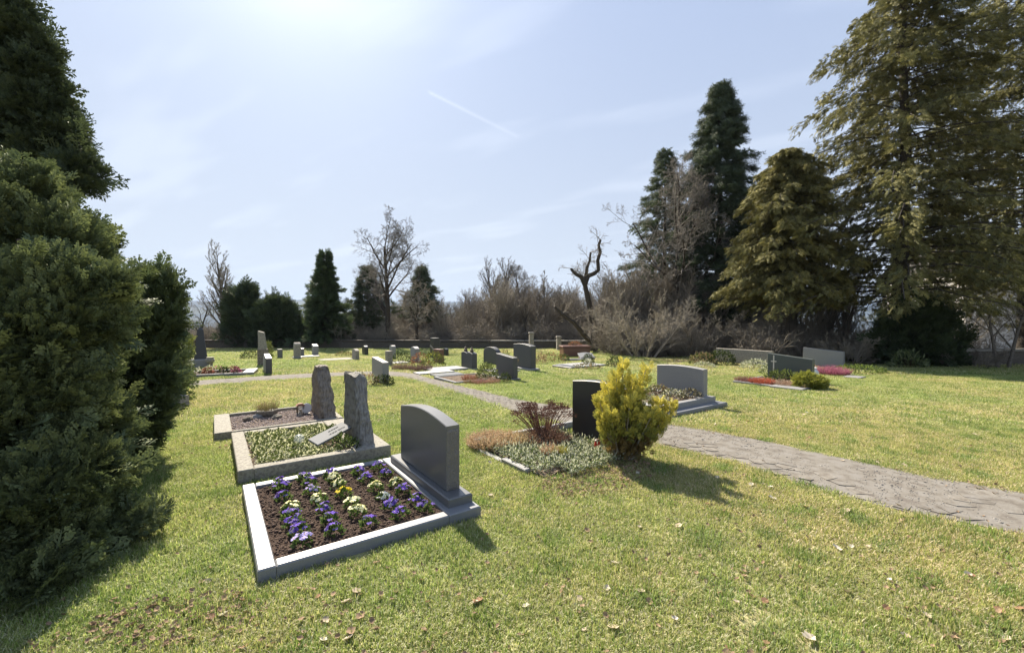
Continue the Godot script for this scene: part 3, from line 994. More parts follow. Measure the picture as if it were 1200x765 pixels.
	conifer("open_pine", "thin open conifer leaning beside the pointed arborvitae", on(-14.3, -32.5), 5.6, 1.6, sp_dark, 0.36, 55, 18, 0.1, 0.25, Color(1.0, 1.1, 1.1), Color(1.6, 1.7, 1.6), 45, 0.6, 0.0, 0.12)
	conifer("grey_pine", "grey green pine behind the left side of the tall bare tree", on(-11.2, -33.5), 6.1, 2.1, sp_spruce, 0.45, 90, 26, 0.1, 0.2, Color(1.0, 1.0, 1.0), Color(1.8, 1.8, 1.7), 46, 0.85, 0.0, 0.15)
	conifer("grey_pine", "grey green pine behind the right side of the tall bare tree", on(-7.2, -34.5), 6.2, 1.8, sp_spruce, 0.45, 80, 26, 0.1, 0.3, Color(1.0, 1.0, 1.0), Color(1.8, 1.8, 1.7), 47, 0.85, 0.0, 0.15)
	bare_tree("bare_tree", "small rounded tree with yellowish twigs right of the tall bare tree", on(-6.6, -30.0), 4.9, 0.13, {"levels": 5, "kids": [9, 7, 6, 4, 3], "thin": 0.009, "wander": 0.16, "up": 0.08, "angle": 0.95, "ratio": 0.58, "first": 0.35}, 104, 1, "bark_dark", "twig_tan")
	var slim := {"levels": 4, "kids": [16, 8, 6, 4], "wander": 0.10, "up": 0.22, "angle": 0.65, "ratio": 0.44, "first": 0.25, "spread": 0.14, "thin": 0.011}
	bare_tree("bare_tree", "leafless twin stemmed tree in the middle of the far treeline", on(-1.2, -41), 9.4, 0.2, slim, 105, 2, "bark_grey", "twig_grey")
	bare_tree("bare_tree", "leafless spreading tree just right of the central twin stemmed one", on(0.6, -42), 8.2, 0.18, oak, 106, 1, "bark_grey", "twig_grey")
	bare_tree("bare_tree", "slim brown leafless tree left of the gnarled dead tree", on(2.6, -33), 6.2, 0.12, slim, 107, 1, "bark_brown", "twig_brown")
	bare_tree("bare_tree", "thin leafless sapling behind the white topped post", on(1.1, -31.5), 4.4, 0.08, slim, 108, 1, "bark_dark", "twig_brown")
	# the gnarled tree, limb by limb
	var gt := thing("gnarled_tree", "gnarled half dead tree with twisted bare limbs behind the red tomb", "tree", on(4.75, -25.2))
	rng.seed = 61
	var mb := MB.new()
	var mc := MB.new()
	var G := {"levels": 4, "thin": 0.009, "kids": [5, 5, 5, 4], "wander": 0.3, "up": 0.05, "angle": 0.9, "ratio": 0.5, "first": 0.3}
	var limbs := [[0.24, Vector3(0, -0.1, 0), Vector3(0.05, 1.0, 0), Vector3(-0.1, 2.1, 0.1), Vector3(-0.35, 3.2, 0.1), Vector3(-0.5, 3.9, 0.05), Vector3(-0.55, 4.3, 0)],
		[0.15, Vector3(-0.5, 3.9, 0.05), Vector3(-0.7, 4.35, 0), Vector3(-1.0, 4.5, 0), Vector3(-1.25, 4.75, 0), Vector3(-1.3, 4.85, 0)],
		[0.15, Vector3(-0.5, 3.9, 0.05), Vector3(-0.3, 4.4, 0), Vector3(0.05, 4.55, 0.05), Vector3(0.3, 4.75, 0), Vector3(0.25, 5.3, 0), Vector3(0.4, 5.8, 0), Vector3(0.3, 6.2, 0), Vector3(0.4, 6.5, 0.1)],
		[0.16, Vector3(0.05, 0.3, 0), Vector3(-0.6, 1.0, 0.3), Vector3(-1.2, 1.7, 0.5), Vector3(-1.9, 2.2, 0.5), Vector3(-2.3, 2.6, 0.4)],
		[0.12, Vector3(-0.45, 4.2, 0), Vector3(-0.35, 4.9, -0.1), Vector3(-0.2, 5.3, -0.1), Vector3(-0.15, 5.8, -0.1)],
		[0.10, Vector3(0.1, 0.0, 0.1), Vector3(0.5, 1.0, 0.2), Vector3(0.45, 2.0, 0.2), Vector3(0.8, 2.9, 0.3)]]
	for l in limbs:
		woody(l[0], l.slice(1), mb, 8, 0.45)
		for k in 10:
			var i := rng.randi_range(2, l.size() - 1)
			grow(mb, mc, l[i], (rvec() + Vector3.UP * 0.5).normalized(), rr(0.5, 1.1), 0.02, 2, G)
	part("trunk", mb.mesh(), M.bark_dark, gt)
	part("crown", mc.mesh(), M.twig_brown, gt)
	# --- the right hand side
	conifer("spruce_tree", "tall dark blue green spruce, highest point of the trees at centre right", on(12.2, -25.5), 15.6, 4.1, sp_spruce, 0.45, 190, 80, 0.26, 0.12, Color(0.8, 0.85, 0.9), Color(1.5, 1.55, 1.5), 51, 0.8, 0.35, 0.26)
	conifer("spruce_tree", "thinner greyish spruce left of the tallest one, behind bare branches", on(9.7, -27.5), 12.6, 3.4, sp_spruce, 0.42, 130, 40, 0.24, 0.15, Color(1.0, 1.05, 1.0), Color(1.7, 1.7, 1.6), 52, 0.8, 0.35, 0.2)
	bare_tree("bare_tree", "large leafless tree whose branches reach left in front of the spruces", on(9.1, -24.0), 11.6, 0.22, oak, 109, 1, "bark_dark", "twig_grey")
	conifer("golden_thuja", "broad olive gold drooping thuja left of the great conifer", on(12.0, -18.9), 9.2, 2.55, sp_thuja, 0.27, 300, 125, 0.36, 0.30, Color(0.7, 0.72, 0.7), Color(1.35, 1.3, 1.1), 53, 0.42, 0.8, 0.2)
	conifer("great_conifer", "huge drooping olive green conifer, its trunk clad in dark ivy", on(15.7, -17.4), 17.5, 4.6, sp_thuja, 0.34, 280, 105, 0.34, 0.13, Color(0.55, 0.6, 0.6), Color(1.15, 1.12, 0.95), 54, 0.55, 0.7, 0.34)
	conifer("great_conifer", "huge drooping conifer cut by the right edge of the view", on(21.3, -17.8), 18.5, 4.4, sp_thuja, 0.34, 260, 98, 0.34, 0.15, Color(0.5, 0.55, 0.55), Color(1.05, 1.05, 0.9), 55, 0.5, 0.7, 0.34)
	lobed("holly_bush", "dense black green evergreen bush at the foot of the great conifer", on(15.6, -16.6), [[Vector3(0, 1.6, 0), Vector3(0.9, 1.0, 0.8), 700], [Vector3(0.5, 1.0, 0.1), Vector3(0.9, 0.9, 0.8), 600], [Vector3(-0.5, 0.9, 0), Vector3(0.9, 0.9, 0.8), 600], [Vector3(0.2, 0.4, 0.2), Vector3(1.0, 0.5, 0.8), 400]], sp_dark, 0.34, Color(0.5, 0.55, 0.5), Color(0.95, 1.0, 0.85), 56, "shrub")
	bare_tree("bare_tree", "small pale barked double stemmed tree at the right lawn edge", on(17.3, -15.1), 3.6, 0.065, {"levels": 4, "kids": [7, 5, 4, 3], "wander": 0.16, "up": 0.1, "angle": 0.8, "ratio": 0.55, "first": 0.3, "spread": 0.22}, 110, 2, "bark_grey", "twig_tan")
	bare_tree("bare_shrub", "upright brown many stemmed shrub before the white building", on(19.8, -19.6), 3.4, 0.05, {"levels": 3, "kids": [6, 5, 4], "wander": 0.12, "up": 0.18, "angle": 0.6, "ratio": 0.5, "first": 0.15, "spread": 0.5}, 111, 9, "twig_tan", "twig_tan")
	var bush := {"levels": 4, "thin": 0.006, "kids": [8, 6, 4, 3], "wander": 0.14, "up": 0.06, "angle": 0.65, "ratio": 0.5, "first": 0.12, "spread": 0.75}
	bare_tree("bare_shrub", "big rounded leafless brown bush behind the golden shrub", on(6.3, -20.6), 4.0, 0.03, bush, 112, 16, "twig_tan", "twig_tan")
	bare_tree("bare_shrub", "leafless brown bush between the gnarled tree and the big rounded bush", on(5.7, -24.0), 3.6, 0.03, bush, 113, 10, "twig_tan", "twig_brown")
	bare_tree("bare_shrub", "greyish leafless bush behind the low grey grave wall", on(9.0, -21.0), 3.0, 0.03, bush, 114, 12, "twig_brown", "twig_tan")
	bare_tree("bare_shrub", "tangled leafless undergrowth bush at the foot of the golden thuja", on(11.6, -20.5), 2.4, 0.03, bush, 115, 12, "twig_brown", "twig_brown")
	bare_tree("bare_shrub", "low dry bramble bush left of the dark evergreen bush", on(13.6, -17.6), 1.7, 0.02, bush, 116, 12, "twig_tan", "twig_tan")
	bare_tree("bare_shrub", "low dry bramble bush right of the dark evergreen bush", on(16.5, -15.6), 1.1, 0.015, bush, 117, 12, "twig_brown", "twig_brown")
	print("named trees done ", Time.get_ticks_msec())
	# --- the wood beyond, one mass
	rng.seed = 70
	var protos := []
	for k in 4:
		var a := MB.new()
		for s in 3:
			grow(a, a, Vector3(rr(-0.3, 0.3), 0, rr(-0.3, 0.3)), Vector3(rr(-0.15, 0.15), 1, rr(-0.15, 0.15)).normalized(), 3.6, 0.05, 1, {"levels": 4, "kids": [0, 13, 7, 4], "thin": 0.009, "wander": 0.12, "up": 0.2, "angle": 0.6, "ratio": 0.42, "first": 0.2})
		protos.append(a.mesh())
	var wood := Node3D.new()
	wood.name = "woodland"
	wood.set_meta("kind", "stuff")
	wood.set_meta("label", "mass of leafless brown saplings and thicket beyond the wall")
	wood.set_meta("category", "woodland")
	add_child(wood)
	for k in 4:
		var at := []
		for i in 150:
			var x := rr(-24, 17)
			var z := rr(-52, -31)
			if x > 5.0:
				z = rr(-40, -22.5) if x < 11 else rr(-34, -20.5)
			if x < -5.5:
				z = rr(-50, -34)
				if x < -13.0 or rng.randf() < 0.35:
					continue
			var s := rr(0.55, 1.05) * (0.75 if x < -4 else 1.0)
			at.append(Transform3D(Basis(Vector3.UP, rr(0, TAU)).scaled(Vector3(s * 1.25, s * 1.15, s * 1.25)), on(x, z)))
		many("saplings", protos[k], M[["twig_grey", "twig_brown", "twig_tan", "twig_brown"][k]], at, [], wood)
	# undergrowth close behind the wall and along the right edge
	var ub := MB.new()
	for s in 26:
		grow(ub, ub, Vector3(rr(-0.5, 0.5), 0, rr(-0.5, 0.5)), Vector3(rr(-0.7, 0.7), 1, rr(-0.7, 0.7)).normalized(), rr(0.7, 1.5), 0.012, 2, {"levels": 4, "kids": [0, 0, 5, 4], "wander": 0.25, "up": 0.0, "angle": 0.8, "ratio": 0.5, "first": 0.2})
	var um := ub.mesh()
	for pal in ["twig_brown", "twig_tan"]:
		var at := []
		for i in 260:
			var x := rr(-26, 19)
			var z := rr(-36, -29.6)
			if x > 5.0:
				z = rr(-26, -17.8 + maxf(0.0, (11 - x) * -0.0)) - (2.5 if x < 10 else 0.0)
			if x > 17.0:
				z = rr(-22, -16.5)
			var s := rr(0.6, 1.25)
			at.append(Transform3D(Basis(Vector3.UP, rr(0, TAU)).scaled(Vector3(s, s * rr(0.7, 1.2), s)), on(x, z)))
		many("undergrowth", um, M[pal], at, [], wood)

# ---------------------------------------------------------------- stones
func outline(kind: String, w: float, h: float) -> PackedVector2Array:
	var o := PackedVector2Array([Vector2(-w / 2, 0), Vector2(w / 2, 0)])
	var n := 12
	match kind:
		"arch":      # flat arc on top
			for i in n + 1:
				var t := float(i) / n
				o.append(Vector2(lerpf(w / 2, -w / 2, t), h * 0.86 + h * 0.14 * sin(PI * t)))
		"round":
			for i in n + 1:
				var a := PI * i / n
				o.append(Vector2(cos(a) * w / 2, h - w * 0.22 + sin(a) * w * 0.22))
		"wave_l":    # high on the left, falling to the right in an S
			for i in n + 1:
				var t := float(i) / n
				o.append(Vector2(lerpf(w / 2, -w / 2, t), h * (0.80 + 0.2 * smoothstep(0.1, 0.85, t)) - 0.02 * smoothstep(0.9, 1.0, t)))
		"wave_r":
			for i in n + 1:
				var t := float(i) / n
				o.append(Vector2(lerpf(w / 2, -w / 2, t), h * (0.86 + 0.14 * sin(PI * (0.25 + 0.6 * (1.0 - t))))))
		"slope":
			o.append(Vector2(w / 2, h * 0.88))
			o.append(Vector2(-w / 2, h))
		"book":
			for i in n + 1:
				var t := float(i) / n
				o.append(Vector2(lerpf(w / 2, -w / 2, t), h * (0.92 + 0.08 * absf(sin(TAU * t)))))
		"low_arc":
			for i in n + 1:
				var t := float(i) / n
				o.append(Vector2(lerpf(w / 2, -w / 2, t), h * (0.95 + 0.05 * sin(PI * t))))
		_:
			o.append(Vector2(w / 2, h))
			o.append(Vector2(-w / 2, h))
	return o

# headstone: faces down the grave (local -x), width across the row
func headstone(label: String, at: Vector3, w: float, h: float, th: float, kind: String, mt: String, base := [], base_mat := "", turn := TURN, group := "") -> Node3D:
	var t := thing("headstone", label, "headstone", at, turn, group)
	var y0 := 0.0
	if base.size() == 3:
		var b := MB.new()
		b.box(Vector3(-base[1] / 2, -0.06, -base[0] / 2), Vector3(base[1] / 2, base[2], base[0] / 2), 0.012)
		part("plinth", b.mesh(), M[base_mat if base_mat else mt], t)
		y0 = base[2]
	var mb := MB.new()
	mb.slab(outline(kind, w, h), th, 0.008)
	part("slab", mb.mesh(), M[mt], t, Vector3(0, y0 - (0.0 if y0 > 0 else 0.04), 0), Vector3(0, -PI / 2, 0))
	return t

# standing boulder: an upright block with split faces
func monolith(label: String, at: Vector3, w: float, h: float, th: float, mt: String, sd: int, taper: Array, turn := TURN) -> Node3D:
	rng.seed = sd
	var f := FastNoiseLite.new()
	f.seed = sd
	f.frequency = 1.0
	f.fractal_octaves = 4
	var mb := MB.new()
	var rows := 30
	var around := 40
	var ring := func(j: int) -> PackedVector3Array:
		var t := float(j) / rows
		var out := PackedVector3Array()
		var wl: float = taper[0] * (1.0 - t) + taper[2] * t - taper[4] * pow(t, 5.0)
		var wr: float = taper[1] * (1.0 - t) + taper[3] * t - taper[5] * pow(t, 5.0)
		for i in around:
			var a := TAU * i / around
			var cx := signf(cos(a)) * pow(absf(cos(a)), 0.35)
			var cz := signf(sin(a)) * pow(absf(sin(a)), 0.35)
			var half := (wr if cz > 0 else wl) * w * 0.5
			var p := Vector3(cx * th * 0.5 * (1.0 - 0.25 * t * t), h * t, cz * half)
			var nn := f.get_noise_3d(p.x * 9.0, p.y * 2.2, p.z * 9.0)
			var n2 := f.get_noise_3d(p.x * 24.0 + 7, p.y * 5.0, p.z * 24.0)
			p += Vector3(cx, 0, cz) * (nn * 0.035 + n2 * 0.014)
			if j == rows:
				p.y += f.get_noise_2d(p.z * 8.0, p.x * 8.0) * 0.05
			out.append(p)
		return out
	var prev: PackedVector3Array = ring.call(0)
	for j in rows:
		var cur: PackedVector3Array = ring.call(j + 1)
		for i in around:
			var k := (i + 1) % around
			mb.quad(prev[k], prev[i], cur[i], cur[k])
		prev = cur
	var top := Vector3.ZERO
	for p in prev:
		top += p / around
	top.y += 0.03
	for i in around:
		mb.tri(prev[(i + 1) % around], prev[i], top)
	var t := thing("headstone", label, "headstone", at, turn)
	part("boulder", mb.mesh(), M[mt], t, Vector3(0, -0.05, 0))
	return t

# kerb: four stones butted round a bed; u along the grave, v across, in the kerb's own axes (x = u, z = -v)
func kerb(label: String, at: Vector3, lu: float, lv: float, h: float, wf: float, ws: float, mt: String, called := "grave_kerb", turn := TURN, wh := -1.0) -> Node3D:
	var t := thing(called, label, "grave kerb", at, turn)
	if wh < 0.0:
		wh = ws
	var s := [[Vector3(0, -0.08, -lv), Vector3(wf, h, 0)], [Vector3(lu - wh, -0.08, -lv), Vector3(lu, h, 0)], [Vector3(wf + 0.003, -0.08, -ws), Vector3(lu - wh - 0.003, h - 0.002, 0)], [Vector3(wf + 0.003, -0.08, -lv), Vector3(lu - wh - 0.003, h - 0.002, -lv + ws)]]
	for q in s:
		if wh == 0.0 and q == s[1]:
			continue
		var mb := MB.new()
		mb.box(q[0], q[1], 0.008)
		part("kerb_stone", mb.mesh(), M[mt], t)
	return t

# a bed of earth with crumbs, in the kerb's axes
func bed(called: String, label: String, at: Vector3, x0: float, x1: float, z0: float, z1: float, y: float, mt: String, amp: float, turn := TURN, crumb := 0) -> Node3D:
	var t := thing(called, label, "bed", at, turn)
	t.remove_meta("category")
	t.set_meta("category", "soil")
	var mb := MB.new()
	var nx := 44
	var nzz := 44
	var hf := func(i: int, j: int) -> Vector3:
		var x := lerpf(x0, x1, float(i) / nx)
		var z := lerpf(z0, z1, float(j) / nzz)
		return Vector3(x, y + amp * (nz.get_noise_2d(x * 220 + at.x * 99, z * 220) + 0.6 * nz.get_noise_2d(x * 700, z * 700 + at.z * 99)), z)
	for i in nx:
		for j in nzz:
			mb.quad(hf.call(i, j + 1), hf.call(i + 1, j + 1), hf.call(i + 1, j), hf.call(i, j))
	part("earth", mb.mesh(), M[mt], t)
	if crumb > 0:
		var tr := []
		var cols := []
		for k in crumb:
			var s := rr(0.003, 0.009) if rng.randf() < 0.9 else rr(0.009, 0.017)
			var x := rr(x0 + 0.01, x1 - 0.01)
			var z := rr(z0 + 0.01, z1 - 0.01)
			var yy := y + amp * (nz.get_noise_2d(x * 220 + at.x * 99, z * 220) + 0.6 * nz.get_noise_2d(x * 700, z * 700 + at.z * 99))
			tr.append(Transform3D(Basis.from_euler(Vector3(rr(0, 3), rr(0, 3), rr(0, 3))).scaled(Vector3(s, s * 0.8, s)), Vector3(x, yy + s * 0.3, z)))
			var g := rr(0.5, 1.3)
			cols.append(Color(0.085, 0.058, 0.045) * g if mt == "soil" else Color(0.30, 0.25, 0.235) * g)
		var o := many("crumbs", pebble_mesh(), M.pebble, tr, cols, t)
		o.set_meta("kind", "stuff")
	return t

# ---------------------------------------------------------------- small plants
func mound_mesh(r: Vector3, n: int, l: float, w: float, cols: Array, sd: int, up := 0.5, base := 0.0) -> ArrayMesh:
	rng.seed = sd
	var mb := MB.new()
	for i in n:
		var d := rvec()
		d.y = absf(d.y) if rng.randf() < 0.9 else d.y * 0.3
		var k := rr(0.75, 1.05)
		var p := Vector3(d.x * r.x, base + d.y * r.y, d.z * r.z) * k
		mb.col = cols[rng.randi_range(0, cols.size() - 1)] * rr(0.75, 1.25)
		var dir := (d + Vector3.UP * up + rvec() * 0.7).normalized()
		mb.leaf(p, dir, (rvec() * 0.7 + d + Vector3.UP * 0.4).normalized(), l * rr(0.6, 1.3), w * rr(0.8, 1.2))
	return mb.mesh()

func stems_mesh(n: int, rad: float, h: float, spread: float, w: float, col: Color, sd: int) -> ArrayMesh:
	rng.seed = sd
	var mb := MB.new()
	for i in n:
		var a := rr(0, TAU)
		var o := Vector3(cos(a), 0, sin(a))
		var b := o * rad * sqrt(rng.randf()) * 0.5
		var l := h * rr(0.6, 1.0)
		mb.col = col * rr(0.7, 1.3)
		mb.tube(PackedVector3Array([b - Vector3.UP * 0.02, b + Vector3.UP * l * 0.5 + o * spread * l * 0.3, b + Vector3.UP * l + o * spread * l * 0.75 + rvec() * 0.02]), PackedFloat32Array([w, w * 0.8, w * 0.4]), 3)
	return mb.mesh()

func shrub(called: String, label: String, at: Vector3, r: Vector3, n: int, l: float, w: float, cols: Array, sd: int, category := "shrub", up := 0.5, group := "") -> Node3D:
	var t := thing(called, label, category, at, 0.0, group)
	part("stems", stems_mesh(10, r.x * 0.6, r.y * 0.9, 0.6, 0.006, Color(0.1, 0.075, 0.05), sd + 1), M.pebble, t).set_meta("kind", "stuff")
	var mb := mound_mesh(r, n, l, w, cols, sd, up, 0.03)
	part("foliage", mb, M.leaf, t).set_meta("kind", "stuff")
	return t

# heather: fine upright sprigs
func heather(called: String, label: String, at: Vector3, r: float, h: float, n: int, lo: Color, hi: Color, sd: int) -> Node3D:
	rng.seed = sd
	var t := thing(called, label, "heather", at)
	var mb := MB.new()
	var mc := MB.new()
	for i in n:
		var a := rr(0, TAU)
		var o := Vector3(cos(a), 0, sin(a))
		var rad := r * sqrt(rng.randf())
		var b := o * rad
		var l := h * rr(0.6, 1.1) * (1.0 - 0.35 * pow(rad / r, 2.0))
		var tip := b + Vector3.UP * l + o * l * 0.5 * (rad / r) + rvec() * l * 0.15
		mb.col = lo.lerp(hi, 0.3) * rr(0.6, 1.0)
		var s := o.cross(Vector3.UP) * 0.003
		mb.tri(b * 0.8 - Vector3.UP * 0.02 - s, b * 0.8 - Vector3.UP * 0.02 + s, tip)
		for k in 9:
			var p := b.lerp(tip, 0.25 + 0.75 * k / 9.0)
			mc.col = lo.lerp(hi, clampf(k / 9.0 + rr(-0.3, 0.3), 0, 1))
			mc.leaf(p, ((tip - b).normalized() + rvec() * 0.9).normalized(), rvec(), rr(0.015, 0.028) * h / 0.2, 0.008 * h / 0.2)
	part("stems", mb.mesh(), M.leaf, t).set_meta("kind", "stuff")
	part("sprigs", mc.mesh(), M.leaf, t).set_meta("kind", "stuff")
	return t

var blossom_meshes := {}
func blossom(c: Color, eye: Color) -> ArrayMesh:
	var mb := MB.new()
	for k in 5:
		var a := TAU * (k + 0.25) / 5
		var big := 1.15 if k == 0 or k == 1 else (0.95 if k != 3 else 1.25)
		var o := Vector3(cos(a), 0, sin(a))
		var s := Vector3(-sin(a), 0, cos(a))
		var pts := [Vector3(0, 0.05, 0), o * 0.35 * big - s * 0.32 * big + Vector3.UP * 0.1, o * 0.85 * big - s * 0.38 * big + Vector3.UP * 0.05, o * 1.05 * big + Vector3.UP * -0.02, o * 0.85 * big + s * 0.38 * big + Vector3.UP * 0.12, o * 0.35 * big + s * 0.32 * big + Vector3.UP * 0.12]
		mb.col = c * (1.0 + 0.25 * sin(k * 2.3))
		for i in range(1, 5):
			mb.tri(pts[0], pts[i + 1], pts[i])
	mb.col = eye
	for k in 5:
		var a := TAU * k / 5
		var b := TAU * (k + 1) / 5
		mb.tri(Vector3(0, 0.16, 0), Vector3(cos(b), 0.75, sin(b)) * 0.2, Vector3(cos(a), 0.75, sin(a)) * 0.2)
	return mb.mesh()

func pansy(label: String, at: Vector3, hue: String, sd: int, small := 1.0) -> void:
	rng.seed = 900 + sd
	var t := thing("pansy", label, "flower", at, rr(0, TAU), "pansies planted in rows on the front grave")
	var gr := [Color(0.07, 0.12, 0.035), Color(0.11, 0.17, 0.05), Color(0.16, 0.22, 0.08)]
	part("leaves", mound_mesh(Vector3(0.055, 0.055, 0.055) * small, 70, 0.04, 0.02, gr, 300 + sd % 4, 0.6), M.leaf, t).set_meta("kind", "stuff")
	var n := rng.randi_range(10, 13)
	for i in n:
		var a := rr(0, TAU)
		var r := 0.062 * small * sqrt((i + 0.5) / n)
		var o := Vector3(cos(a * 1.0 + i * 2.4), 0, sin(a + i * 2.4))
		var key := hue + str(rng.randi_range(0, 2))
		if hue == "purple" and rng.randf() < 0.15:
			key = "lilac0"
		var p := o * r + Vector3.UP * (0.085 * small - r * 0.5 + rr(-0.008, 0.008))
		var q := part("blossom", blossom_meshes[key], M.petal, t, p)
		q.basis = basis_to((o * 0.45 + Vector3.UP * 0.85 + rvec() * 0.45).normalized(), rr(0, TAU)).scaled(Vector3.ONE * rr(0.0145, 0.0195))

# ---------------------------------------------------------------- the three near graves
func make_near_graves() -> void:
	# 1: pansies
	add_bed(gp(0.775, 0.77), 0.79, 0.83)
	var k1 := kerb("polished light grey granite kerb round the pansy bed", gp(0, -0.05), 1.56, 1.62, 0.082, 0.10, 0.095, "granite_light", "grave_kerb", TURN, 0.28)
	bed("flower_bed", "dark brown soil of the pansy bed inside the granite kerb", gp(0, -0.05), 0.102, 1.278, -1.523, -0.097, 0.058, "soil", 0.022, TURN, 5200)
	# headstone with rough broken edge at its side
	var h := thing("headstone", "dark grey granite headstone with arched top at the head of the pansy bed", "headstone", gp(1.45, 0.74, 0.082), TURN)
	var mb := MB.new()
	mb.box(Vector3(-0.125, 0, -0.68), Vector3(0.095, 0.075, 0.68), 0.01)
	part("plinth", mb.mesh(), M.granite_dark, h)
	mb = MB.new()
	var o := PackedVector2Array([Vector2(-0.53, 0), Vector2(0.53, 0)])
	for i in 17:
		var t := i / 16.0
		o.append(Vector2(lerpf(0.53, -0.53, t), 0.545 + 0.06 * sin(PI * t)))
	mb.slab(o, 0.125, 0.006)
	part("slab", mb.mesh(), M.granite_dark, h, Vector3(-0.005, 0.0755, 0), Vector3(0, -PI / 2, 0))
	# the split side face: three courses of rough breaks
	mb = MB.new()
	var f := FastNoiseLite.new()
	f.seed = 12
	f.frequency = 9.0
	var ny := 26
	var nx := 6
	for i in nx:
		for j in ny:
			var q := []
			for e in [[i, j], [i + 1, j], [i + 1, j + 1], [i, j + 1]]:
				var x := lerpf(-0.057, 0.057, float(e[0]) / nx)
				var y := lerpf(0.004, 0.515, float(e[1]) / ny)
				var edge := 0.0 if e[0] == 0 or e[0] == nx or e[1] == 0 or e[1] == ny else 1.0
				q.append(Vector3(x, y, 0.532 + edge * (0.006 + 0.012 * absf(f.get_noise_2d(x * 1.2, y * 0.7)))))
			mb.quad(q[0], q[1], q[2], q[3])
	part("split_side", mb.mesh(), M.granite_rough_side, h, Vector3(-0.005, 0.0755, 0))
	# pansies
	for hue in [["purple", Color(0.13, 0.07, 0.42)], ["cream", Color(0.82, 0.80, 0.48)], ["yellow", Color(0.85, 0.66, 0.03)], ["lilac", Color(0.42, 0.36, 0.68)], ["white", Color(0.8, 0.8, 0.75)]]:
		for k in 3:
			blossom_meshes[hue[0] + str(k)] = blossom(hue[1] * [0.75, 1.0, 1.2][k], Color(0.75, 0.5, 0.05) if hue[0] != "purple" else [Color(0.05, 0.02, 0.15), Color(0.8, 0.7, 0.4), Color(0.08, 0.03, 0.2)][k])
	var rows := [[0.28, [[1.46, "purple"], [1.34, "purple"], [1.09, "purple"], [0.83, "cream"], [0.67, "purple"], [0.53, "purple"], [0.38, "purple"], [0.22, "lilac"]]],
		[0.50, [[1.47, "purple"], [1.30, "purple"], [1.09, "lilac"], [0.87, "cream"], [0.65, "purple"], [0.43, "purple"], [0.24, "purple"]]],
		[0.72, [[1.44, "purple"], [1.30, "cream"], [1.12, "cream"], [0.89, "yellow"], [0.64, "cream"], [0.45, "cream"], [0.21, "purple"]]],
		[0.97, [[1.36, "purple"], [1.12, "purple"], [0.86, "cream"], [0.62, "white"], [0.43, "purple"], [0.23, "purple"]]],
		[1.17, [[1.37, "purple"], [1.14, "purple"], [0.85, "cream"], [0.66, "purple"], [0.40, "purple"], [0.22, "purple"]]]]
	var ords := ["first", "second", "third", "fourth", "fifth", "sixth", "seventh", "eighth"]
	var rown := ["row nearest the left kerb", "second row from the left kerb", "middle row", "second row from the headstone", "row nearest the headstone"]
	var sd := 0
	for r in 5:
		var ps: Array = rows[r][1]
		for k in ps.size():
			rng.seed = 40 + sd
			var nm: String = {"purple": "purple", "cream": "cream yellow", "yellow": "bright yellow", "lilac": "pale lilac", "white": "small whitish"}[ps[k][1]]
			pansy("%s pansy, %s from the back in the %s" % [nm, ords[k], rown[r]], gp(rows[r][0] + rr(-0.012, 0.012), ps[k][0] - 0.05, 0.062), ps[k][1], sd, 0.75 if ps[k][1] == "white" else 1.0)
			sd += 1
	# 2: ground cover and rough stone
	add_bed(gp(0.72, 2.71), 0.75, 0.86)
	kerb("old lichen spotted concrete kerb round the silvery ground cover", gp(-0.02, 1.86), 1.5, 1.70, 0.13, 0.135, 0.13, "concrete_old", "grave_kerb", TURN, 0.40)
	bed("flower_bed", "dry soil under the silvery ground cover of the middle grave", gp(-0.02, 1.86), 0.137, 1.098, -1.568, -0.132, 0.08, "soil_dry", 0.02, TURN, 800)
	monolith("rough grey upright rock slab at the head of the middle grave", gp(1.27, 2.42, 0.13), 0.80, 0.82, 0.17, "rock_grey", 14, [1.15, 1.1, 1.1, 0.12, 0.0, 0.0])
	rng.seed = 55
	var tr := []
	var cols := []
	for k in 800:
		var u := rr(0.16, 1.05)
		var v := rr(2.02, 3.38)
		if nz.get_noise_2d(u * 150, v * 150) < -0.28 and rng.randf() < 0.8:
			continue
		if u > 0.75 and v > 2.1 and v < 2.75 and u > 0.68 + (v - 2.1) * 0.4 and rng.randf() < 0.75:
			continue
		tr.append(Transform3D(Basis.from_euler(Vector3(rr(-0.3, 0.3), rr(0, 6), rr(-0.3, 0.3))).scaled(Vector3.ONE * rr(0.05, 0.095)), gp(u, v, 0.095 + rr(0, 0.03))))
		var g := rr(0.75, 1.2)
		cols.append(Color(g, g, g * rr(0.85, 1.0)))
	var rosette := leaf_bunch(20, 0.42, 0.22, [Color(0.42, 0.45, 0.30), Color(0.56, 0.57, 0.44), Color(0.16, 0.20, 0.09), Color(0.10, 0.13, 0.05), Color(0.68, 0.68, 0.56), Color(0.68, 0.68, 0.56)], 15, 0.6)
	stuff("ground_cover", "silvery green ground cover filling the middle grave", "ground cover", rosette, M.leaf, tr, cols)
	# tilted white plaque, resting against the stone
	var pl := thing("plaque", "white stone plaque with dark script lying tilted among ground cover", "plaque", gp(0.94, 2.42, 0.175), TURN + 0.5)
	var tilt := Node3D.new()
	mb = MB.new()
	mb.box(Vector3(-0.24, -0.012, -0.085), Vector3(0.24, 0.012, 0.085), 0.004)
	var pb := part("tablet", mb.mesh(), M.plaque_white, pl, Vector3(0, 0.05, 0), Vector3(0.28, 0, 0.22))
	tilt.free()
	mb = MB.new()
	rng.seed = 8
